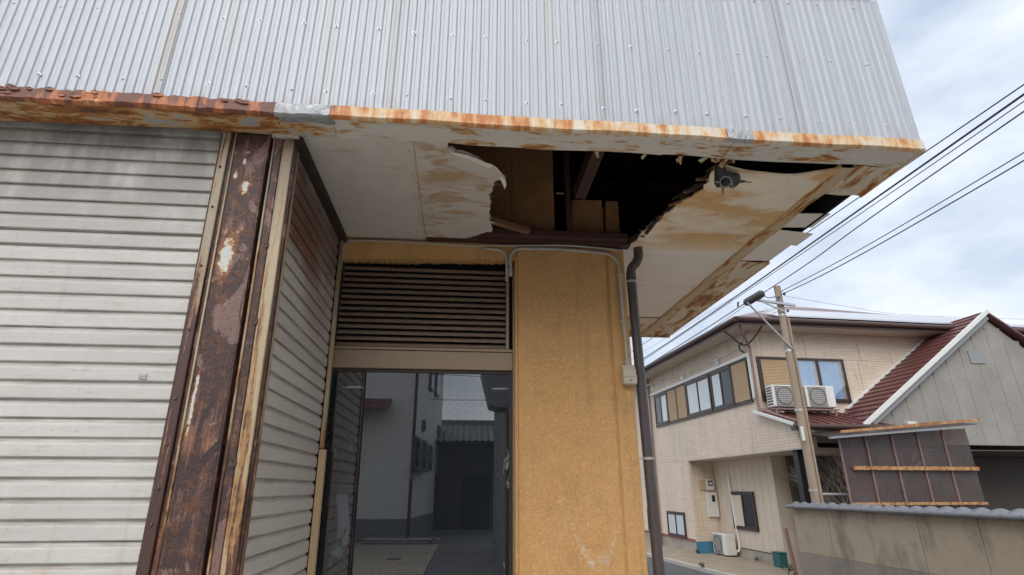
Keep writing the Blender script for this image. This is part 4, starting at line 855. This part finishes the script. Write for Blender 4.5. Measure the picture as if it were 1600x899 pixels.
# air conditioners
def aircon(name, label, p, face, w=.74, h=.54, d=.28):
    """face 'f' looks to -y, 'l' to -x"""
    t = thing(name, label, 'air conditioner', p, H, 'air conditioner outdoor units')
    def P(a, b, c): return (p[0] + a, p[1] - b, p[2] + c) if face == 'f' else (p[0] - b, p[1] - a, p[2] + c)
    def bx(nm, a0, a1, b0, b1, c0, c1, m, bev=0):
        q0, q1 = P(a0, b0, c0), P(a1, b1, c1)
        return ob(nm, MB().box(min(q0[0], q1[0]), max(q0[0], q1[0]), min(q0[1], q1[1]), max(q0[1], q1[1]), c0 + p[2], c1 + p[2]), MT[m], t, H, bevel=bev)
    bx('casing', -w / 2, w / 2, 0, d, .03, h, 'acw', .02)
    cx, cz, r = -.08, h / 2 + .01, h * .39
    bx('grille_plate', cx - r - .02, cx + r + .02, d, d + .008, cz - r - .02, cz + r + .02, 'mgrey')
    ob('fan_ring', MB().tube([P(cx + r * .93 * math.cos(a), d + .018, cz + r * .93 * math.sin(a)) for a in [i * math.pi / 14 for i in range(29)]], .008, 6), MT['dgrey'], t, H)
    ob('fan_disc', MB().prism([(cx + r * .9 * math.cos(i * math.pi / 12), cz + r * .9 * math.sin(i * math.pi / 12)) for i in range(24)], lambda a, b, q: P(a, q, b), d + .008, d + .012), MT['mgrey'], t, H)
    for i in range(9):
        q = -r + 2 * r * (i + .5) / 9; bx('grille_bar', cx - r, cx + r, d + .014, d + .022, cz + q - .004, cz + q + .004, 'soff')
    bx('side_panel', w / 2 - .14, w / 2 - .01, d, d + .010, .05, h - .02, 'white', .004)
    for i in range(7): bx('fin', -w / 2 - .004, -w / 2 + .0, .04, d - .04, .08 + i * .062, .115 + i * .062, 'dgrey')
    for a in (-w / 2 + .12, w / 2 - .12): bx('foot', a - .03, a + .03, .02, d - .02, 0, .029, 'dgrey')
    return t
aircon('air_conditioner', 'roof air conditioner unit partly hidden behind the utility pole', (.46, -.22, 3.55), 'f')
aircon('air_conditioner', 'roof air conditioner unit in full view below the blue curtained window', (1.30, -.22, 3.55), 'f')
acb = thing('aircon_stand', 'brown steel stand under the two roof air conditioners', 'stand', (.9, -.35, 3.45), H)
hb('rail', .0, 1.72, -.50, -.46, 3.515, 3.549, 'pink_pipe', acb); hb('rail', .0, 1.72, -.27, -.23, 3.515, 3.549, 'pink_pipe', acb)
for x in (.1, .85, 1.6): hb('leg', x, x + .04, -.5, -.46, 3.36, 3.514, 'pink_pipe', acb); hb('leg', x, x + .04, -.27, -.23, 3.42, 3.514, 'pink_pipe', acb)
aircon('air_conditioner', 'air conditioner unit standing on the ground beside the blue base', (.70, 3.55, .06), 'l', .78, .56, .28)
fb = thing('aircon_feet', 'two pale blocks under the ground air conditioner', 'blocks', (.56, 3.55, 0), H)
for y in (3.3, 3.8): hb('block', .4, .72, y - .06, y + .06, 0, .059, 'white', fb, .01)
acp = tag(ob('aircon_duct', MB().tube(smooth_path([(.70, 3.30, .2), (.73, 3.15, .2), (.765, 3.10, .35), (.765, 3.15, 1.0), (.765, 3.22, 2.0), (.765, 3.22, 2.06), (.80, 3.22, 2.1)], 5), .035, 8), MT['white'], None, H, smooth=True), 'white refrigerant duct climbing the beige board wall', 'duct')

# ------------------------------------------------------------------ forecourt, kerb, block wall
struct(ob('forecourt', MB().prism([(-1.62, 9), (-1.18, .6), (-.9, -1.3), (.85, -1.3), (.85, 9)], lambda a, b, d: (a, b, d), -.05, .06), MT['forecourt'], None, H))
struct(ob('kerb', MB().prism([(-1.76, 9), (-1.32, .6), (-1.02, -1.4), (-.90, -1.31), (-1.185, .6), (-1.625, 9)], lambda a, b, d: (a, b, d), -.05, .075), MT['conc'], None, H))
bw = thing('block_wall', 'stained rendered garden wall with a row of grey coping tiles', 'wall', (-.4, -4, 0), H)
hb('render', -.45, -.33, -9.0, -1.30, 0, .64, 'block', bw)
ye = -1.32
for i in range(8):
    hb('render_panel', -.442, -.335, ye - .985, ye - .006, .645, 1.44, 'block', bw); ye -= .99
def tile_mesh():
    n_ = 7
    m_ = MB()
    def fn(u, v):
        a = u * math.pi * 1.15 - .2
        return (-.17 + .34 * v, -.15 + .30 * u, .034 * math.sin(a) + .04 - .17 * (abs(v - .5)) + (.012 if v < .01 else 0))
    m_.grid(fn, n_, 6); return m_.mesh('coping_tile', MT['tile'], True)
tm = tile_mesh(); tb = MB().tube([(-.16, -.125, -.005), (-.16, .125, -.005)], .034, 8).mesh('tile_lip', MT['tile'], True)
for i in range(28):
    y = -1.42 - i * .262
    o = ob('coping_tile', tm, None, bw, H, off=(-.39 + rnd(-.008, .008), y, 1.49 + rnd(-.006, .006))); o.rotation_euler = (rnd(.05, .10), rnd(-.03, .03), rnd(-.03, .03)); m_ = o.modifiers.new('t', 'SOLIDIFY'); m_.thickness = .022
    ob('tile_lip', tb, None, bw, H, off=(-.39 + rnd(-.005, .005), y, 1.475))
gp = thing('leaning_stake', 'weathered post stub at the end of the garden wall', 'post', (-.50, -1.22, 0), H)
ob('stake', MB().bar((-.5, -1.2, 0), (-.53, -1.10, 1.05), .07, .05), MT['pink_pipe'], gp, H, bevel=.005)
gb = thing('teal_bin', 'dark teal plastic box by the end of the garden wall', 'box', (.1, -.4, 0), H)
hb('body', .54, .74, .95, 1.25, .06, .36, 'teal', gb, .02); hb('rim', .53, .75, .94, 1.26, .361, .385, 'teal', gb, .008)
wd = thing('weed', 'small green weed at the foot of the garden wall end', 'plant', (-.62, -1.2, 0), H)
rw = random.Random(5)
for i in range(26):
    a = rw.uniform(0, 6.28); l_ = rw.uniform(.06, .16); z = rw.uniform(.02, .32); x = -.60 + rw.uniform(-.05, .05); y = -1.15 + rw.uniform(-.07, .07)
    ob('leaf', MB().add([(x, y, z), (x + l_ * .5 * math.cos(a) - .02 * math.sin(a), y + l_ * .5 * math.sin(a) + .02 * math.cos(a), z + l_ * .5), (x + l_ * math.cos(a), y + l_ * math.sin(a), z + l_ * .7), (x + l_ * .5 * math.cos(a) + .02 * math.sin(a), y + l_ * .5 * math.sin(a) - .02 * math.cos(a), z + l_ * .5)], [(0, 1, 2, 3)]), MT['green'], wd, H)
for wi, (wx, wy, wz, lab) in enumerate(((-.02, 4.0, .06, 'weed tuft growing at the foot of the house corner'), (-1.3, 1.2, .07, 'weed tuft growing in the kerb joint'), (.68, 2.2, .06, 'weed tuft growing under the beige board wall'))):
    wt = thing('weed', lab, 'plant', (wx, wy, wz), H)
    for i in range(16):
        a = rw.uniform(0, 6.28); l_ = rw.uniform(.05, .13); q = Vector((wx + rw.uniform(-.04, .04), wy + rw.uniform(-.07, .07), wz))
        ob('leaf', MB().add([q, q + Vector((l_ * .4 * math.cos(a) - .012 * math.sin(a), l_ * .4 * math.sin(a) + .012 * math.cos(a), l_ * .8)), q + Vector((l_ * .9 * math.cos(a), l_ * .9 * math.sin(a), l_ * 1.1)), q + Vector((l_ * .4 * math.cos(a) + .012 * math.sin(a), l_ * .4 * math.sin(a) - .012 * math.cos(a), l_ * .8))], [(0, 1, 2, 3)]), MT['green'], wt, H)
# shrub of bare twigs
shb = thing('bare_shrub', 'leafless pale twiggy shrub in front of the dark carport', 'shrub', (.95, -.6, 0), H)
rb = random.Random(33)
def twig(p, d, l_, r, depth, out):
    q = p + d * l_; m_ = p.lerp(q, .5) + Vector((rb.uniform(-.03, .03), rb.uniform(-.03, .03), rb.uniform(-.02, .02)))
    out.append(([p, m_, q], [r, r * .85, r * .7]))
    if depth:
        for _ in range(3):
            nd = (d + Vector((rb.uniform(-.7, .7), rb.uniform(-.6, .6), rb.uniform(-.25, .5)))).normalized(); twig(p.lerp(q, rb.uniform(.5, 1)), nd, l_ * rb.uniform(.55, .8), r * .62, depth - 1, out)
for b_ in range(5):
    out = []; twig(Vector((1.25 + rb.uniform(-.15, .2), -.6 + rb.uniform(-.2, .2), 0)), Vector((rb.uniform(-.2, .25), rb.uniform(-.2, .2), 1)).normalized(), 1.25, .02, 4, out)
    mbq = MB()
    for p_, r_ in out: mbq.tube(p_, r_, 5, False)
    ob('branch', mbq, MT['branch'], shb, H, smooth=True)
# lean-to with brown sheets
lt = thing('sheet_lean_to', 'brown translucent sheet lean-to with rusty orange bars behind the garden wall', 'lean-to', (1.5, -1.9, 0), H)
for i, x in enumerate((.42, 1.02, 1.62, 2.22, 2.82)):
    ob('sheet', MB().grid(lambda u, v: (lerp(x, x + .59, u), -1.9 - .006 * math.sin(u * 5 + x), lerp(.9, 2.76 + .08 * (x + u * .5 - .4), v)), 12, 1), MT['poly'], lt, H, smooth=True)
    ob('post', MB().box(x - .022, x + .008, -1.935, -1.905, 0, 2.78 + .08 * (x - .4)), MT['pink_pipe'], lt, H)
hb('cross_bar', .58, 3.4, -1.99, -1.937, 2.15, 2.22, 'orange', lt)
hb('lower_bar', .40, 3.4, -1.97, -1.937, 1.50, 1.55, 'orange', lt)
ob('roof_sheet', MB().add([(.05, -2.15, 2.76), (3.5, -2.15, 3.06), (3.5, -1.3, 3.20), (.05, -1.3, 2.90)], [(0, 1, 2, 3)]), MT['poly'], lt, H, solid=.01)
ob('roof_rail', MB().bar((.30, -2.18, 2.86), (3.5, -2.18, 3.14), .04, .05), MT['orange'], lt, H); ob('roof_rail', MB().bar((.0, -2.2, 2.735), (3.5, -2.2, 3.03), .05, .04), MT['mgrey'], lt, H)
ob('roof_rail', MB().bar((.02, -1.6, 2.83), (.55, -1.6, 2.85), .05, .02), MT['dgrey'], lt, H)
rl = thing('aluminium_rail', 'bright aluminium pole lying behind the coping near the shrub', 'rail', (.5, -1.6, 1.7), H)
ob('pole', MB().tube([(-.02, -1.72, 1.70), (1.1, -1.72, 1.69)], .028, 10), MT['zinc'], rl, H, smooth=True)
ob('prop', MB().bar((.85, -1.74, 1.42), (1.05, -1.76, 1.80), .02, .02), MT['zinc'], rl, H); ob('prop', MB().bar((.98, -1.70, .0), (.98, -1.70, 1.70), .03, .03), MT['zinc'], rl, H)

# ------------------------------------------------------------------ utility pole and cables
up = thing('utility_pole', 'weathered utility pole rising behind the garden wall', 'utility pole', (-.2, -1.75, 0), H)
ob('shaft', MB().tube([(-.2, -1.75, 0), (-.2, -1.75, 3), (-.215, -1.75, 6.02)], [.092, .084, .07], 14), MT['pole'], up, H, smooth=True)
ob('shaft_cap', MB().tube([(-.215, -1.75, 6.021), (-.215, -1.75, 6.05)], .072, 14), MT['pole'], up, H)
ob('riser_duct', MB().tube([(-.13, -1.84, .5), (-.14, -1.83, 5.3)], .025, 8), MT['pole'], up, H, smooth=True)
for z in (1.75, 3.3, 4.55, 5.35): ob('band', MB().tube([(-.21, -1.75, z), (-.21, -1.75, z + .045)], .096 - z * .003, 14), MT['zinc'], up, H, smooth=True)
ob('crossarm', MB().bar((-.80, -1.86, 5.66), (.06, -1.86, 5.58), .05, .05), MT['zinc'], up, H)
ob('stay_arm', MB().tube([(-1.03, -1.80, 5.62), (-.18, -1.84, 4.60)], .022, 10), MT['zinc'], up, H, smooth=True)
ob('stay_arm', MB().bar((-.72, -1.87, 5.63), (-.20, -1.86, 5.42), .025, .025), MT['zinc'], up, H)
ob('name_plate', MB().box(-.345, -.30, -1.90, -1.85, 2.70, 2.98), MT['white'], up, H, bevel=.01)
for q, (z, s_) in enumerate(((5.75, -.09), (5.84, .06), (5.45, .07))): ob('insulator', MB().tube([(-.21 + s_, -1.86, z - .03), (-.21 + s_, -1.86, z), (-.21 + s_, -1.86, z + .03)], [.018, .03, .018], 8), MT['dgrey'], up, H, smooth=True)
cc = thing('cable_closure', 'dark cylindrical cable closure hung left of the utility pole top', 'cable closure', (-.85, -1.8, 5.65), H)
ob('case', MB().tube([(-.945, -1.58, 5.675), (-.935, -1.62, 5.68), (-.80, -2.02, 5.755), (-.785, -2.06, 5.76)], [.05, .085, .085, .05], 12), MT['dgrey'], cc, H, smooth=True)
ob('clamp', MB().tube([(-1.03, -1.42, 5.64), (-1.02, -1.45, 5.75)], .02, 8), MT['dgrey'], cc, H)
def cable(lab, pts, r, n_=8):
    return tag(ob('overhead_cable', MB().tube(smooth_path(pts, n_), r * .55, 6, False), MT['cable'], None, H, smooth=True), lab, 'cable', 'overhead cables')
cable('uppermost black overhead cable running nearest the canopy edge', [(-.8, -30, 6.9), (-.8, -12, 6.48), (-.8, -5.8, 6.40), (-.8, 4.75, 6.37), (-.8, 16, 6.42), (-.8, 34, 6.9)], .016)
cable('thick black overhead cable second below the canopy edge', [(-.8, -30, 7.3), (-.8, -12, 6.48), (-.8, -5.78, 6.22), (-.8, 2.97, 5.92), (-.8, 16, 5.8), (-.8, 34, 6.2)], .026)
cable('thin twin of the thick second overhead cable, just under it', [(-.8, -30, 7.2), (-.8, -12, 6.40), (-.8, -5.78, 6.14), (-.8, 2.97, 5.88), (-.8, 16, 5.6), (-.8, 34, 6.0)], .012)
cable('black overhead cable entering the dark cable closure', [(-.9, -30, 7.3), (-.85, -12, 6.3), (-.8, -5.7, 5.98), (-.76, -3.6, 5.84), (-.785, -2.05, 5.76)], .017)
cable('black cable leaving the closure toward the far end of the lane', [(-.945, -1.58, 5.675), (-1.0, 1.5, 5.55), (-1.0, 8, 5.45), (-1.0, 20, 5.6), (-1, 34, 6.1)], .02)
cable('thin slack cable below the closure cable toward the lane end', [(-.95, -1.6, 5.62), (-1.0, 1.5, 5.42), (-1.0, 8, 5.3), (-1.0, 20, 5.5), (-1, 34, 6.1)], .010)
cable('upper cable fixed to the utility pole head from the right', [(-.10, -30, 7.0), (-.10, -12, 6.2), (-.1, -4.89, 5.93), (-.21, -1.75, 5.90)], .014)
cable('lower cable fixed to the utility pole head from the right', [(-.10, -30, 6.9), (-.10, -12, 6.1), (-.1, -4.80, 5.83), (-.21, -1.75, 5.84), (-.78, -2.05, 5.77)], .017)
cable('thin service wire from the pole to the right over the roof', [(-.12, -1.8, 5.82), (1.5, -1.6, 5.72), (3.5, -1.4, 5.65), (9, -.6, 6.0)], .006)
cable('thin service wire from the pole down to the house corner bracket', [(-.25, -1.8, 5.5), (-.5, -1.0, 5.3), (-.15, .1, 5.2), (-.1, .25, 5.15)], .007)
cable('thin service wire along the lane side wall under the eave', [(-.1, .25, 5.12), (-.12, 2.5, 5.05), (-.14, 5, 5.2), (-.7, 6.2, 5.5)], .007)
cable('thin pale looped wire crossing left of the closure', [(-1.02, -1.5, 5.9), (-1.0, 0, 5.95), (-.95, 3, 6.0), (-.9, 12, 6.2), (-.9, 30, 6.8)], .006)

# ------------------------------------------------------------------ the neighbour down the lane
nb = thing('pale_house', 'pale house further down the lane, glimpsed beside the drainpipe', 'house', (1.5, 12, 0), H)
hb('wall', .25, 8, 9.2, 17, 0, 5.2, 'board', nb); hb('base_wall', .21, 8, 9.19, 17, 0, .4, 'foundation', nb)
for y, z in ((10, 3.6), (12, 3.6), (10, .9), (12.5, .9)):
    w_ = hb('window', .19, .25, y, y + 1.1, z, z + 1.0, 'frame', nb); hb('pane', .175, .1895, y + .06, y + .52, z + .06, z + .94, 'frost', w_); hb('pane', .175, .1895, y + .58, y + 1.04, z + .06, z + .94, 'frost', w_)
ob('roof', MB().prism([(-.3, 5.2), (8.6, 5.2), (4.1, 6.9)], lambda a, b, d: (a, d, b), 8.8, 17.5), MT['roof_dark'], nb, H)

# ------------------------------------------------------------------ the street behind the camera, seen in the shop window
MT['wwall'] = plain('off_white_render', (.74, .72, .67), .75, 0, .1, 1.2)
MT['wbase'] = plain('grey_plinth_render', (.20, .20, .205), .8, 0, .2, 1.5)
MT['bshut'] = plain('grey_window_hood', (.16, .16, .165), .5)
wh = thing('white_house', 'off-white rendered house with grey plinth across the street, reflected in the shop window', 'house', (-4, -17, G))
cx, cy = -1.87, -14.76; fx, fy = -1.0, -22.0
foot = [(cx, cy), (-9.5, -14.9), (-9.5, -22.6), (fx, fy)]
ob('wall', MB().prism(foot, lambda a, b, d: (a, b, d), .5, 7.6), MT['wwall'], wh)
ob('plinth', MB().prism([(cx + .02, cy + .02), (-9.5, -14.87), (-9.5, -22.6), (fx + .02, fy)], lambda a, b, d: (a, b, d), G, .499), MT['wbase'], wh)
ob('roof', MB().prism([(-1.4, -14.3), (-10, -14.4), (-10, -23), (-.5, -22.4)], lambda a, b, d: (a, b, d), 7.6, 7.75), MT['roof_dark'], wh)
ob('corner_pipe', MB().tube([(cx + .06, cy + .05, G), (cx + .06, cy + .05, 7.6)], .06, 8), MT['brown_gutter'], wh, smooth=True)
ob('porch_roof', MB().prism([(0, 4.9), (1.0, 4.45), (1.0, 4.33), (0, 4.75)], lambda a, b, d: (d, cy + .02 + a, b), -5.6, -2.75), MT['roof_dark'], wh)
def onside(t, z0, z1, w, d=.12):
    x, y = lerp(cx, fx, t), lerp(cy, fy, t); x2, y2 = lerp(cx, fx, t + w), lerp(cy, fy, t + w)
    return MB().prism([(x + .005, y), (x + d, y + .01), (x2 + d, y2 + .01), (x2 + .005, y2)], lambda a, b, q: (a, b, q), z0, z1)
for t, z0, z1, w in ((.03, 2.3, 3.5, .13), (.27, 2.3, 3.5, .10), (.48, 2.3, 3.4, .09), (.80, 2.2, 3.8, .12), (.25, 3.85, 4.3, .05), (.8, 3.9, 4.5, .08), (.4, 5.8, 7.2, .10), (.62, 5.8, 7.2, .12)):
    o = ob('window', onside(t, z0, z1, w), MT['bshut'], wh); ob('pane', onside(t + .01, z0 + .08, z1 - .08, w - .02, .13), MT['darkpane'], o)
ob('ledge', onside(.03, 2.18, 2.28, .3, .25), MT['bshut'], wh)
th = thing('tiled_house', 'low house with grey tiled roof at the street end, reflected in the shop window', 'house', (1.5, -21, G))
ob('wall', MB().box(-1.2, 6, -25, -20.6, G, 3.6), plain('dark_weathered_boards', (.05, .045, .042), .8, 0, .25, 1.5), th)
ob('door', MB().box(.2, 1.5, -20.6, -20.55, G, 2.2), MT['black'], th)
ob('shed_front', MB().box(1.8, 5, -20.6, -20.5, .2, 2.2), MT['bshut'], th)
ob('roof', MB().grid(lambda u, v: (lerp(-1.5, 6.4, u), lerp(-20.0, -23, v), lerp(3.62, 4.75, v) + .08 * abs(math.sin(lerp(-1.5, 6.4, u) / .30 * math.pi)) + .07 * (1 - ((v * 10) % 1))), 240, 50), MT['tile'], th, smooth=True)
ob('ridge', MB().box(-1.5, 6.4, -23.2, -22.9, 4.7, 5.05), MT['tile'], th, bevel=.05)
ob('rear_roof', MB().prism([(-23.2, 4.72), (-26, 3.6), (-26, 3.5), (-23.2, 4.6)], lambda a, b, d: (d, a, b), -1.5, 6.4), MT['tile'], th)
for q, (x0, z0, x1, z1) in enumerate(((-12, 7.2, 14, 6.6), (-12, 5.6, 14, 5.9))):
    tag(ob('street_cable', MB().tube(smooth_path([(x0, -18, z0), (0, -18.5, (z0 + z1) / 2 - .3), (x1, -19, z1)], 8), .015, 6, False), MT['cable'], smooth=True), ('upper' if q == 0 else 'lower') + ' cable across the street behind, reflected in the window sky', 'cable', 'street cables behind')
eh = thing('grey_eaved_house', 'dark eaved house on the near side, reflected at the window upper right', 'house', (3, -9, G))
ob('wall', MB().box(1.15, 7, -12, -6.0, G, 5.6), MT['wbase'], eh)
ob('eave', MB().prism([(.48, 4.3), (.69, 3.47), (.93, 3.40), (1.15, 3.42), (1.15, 5.8), (.46, 5.6)], lambda a, b, d: (a, d, b), -7.0, -6.0), MT['wbase'], eh)
ob('roof', MB().prism([(.4, 5.62), (7.5, 6.9), (7.5, 7.0), (.4, 5.72)], lambda a, b, d: (a, d, b), -12.3, -5.7), MT['roof_dark'], eh)
ob('gutter_pipe', MB().tube([(1.12, -5.95, 3.4), (1.12, -5.95, G)], .05, 8), MT['brown_gutter'], eh, smooth=True)
struct(ob('driveway', MB().prism([(-3.6, -14.2), (-.62, -13.2), (-.72, -6.2), (-2.6, -6.2), (-3.6, -9)], lambda a, b, d: (a, b, d), G - .05, G + .03), plain('beige_concrete', (.34, .29, .22), .8, 0, .2, 1.2), None))
dg = tag(ob('drain_grate', MB().box(-1.85, -1.5, -9.3, -8.9, G + .031, G + .04), MT['dgrey']), 'small dark drain grate in the beige driveway, reflected low in the window', 'grate')
tb_ = thing('timber_pile', 'low pile of planks by the white house, reflected low in the window', 'planks', (-1.6, -14, G))
for i in range(9): ob('plank', MB().bar((-3.4 + .3 * rnd(0, 1), -13.9 + i * .06, G + .08 + .05 * (i % 3)), (-1.0 + .4 * rnd(0, 1), -13.6 + i * .05, G + .08 + .05 * (i % 3)), .14, .045), MT['raw_wood'] if i % 2 else MT['zinc'], tb_)
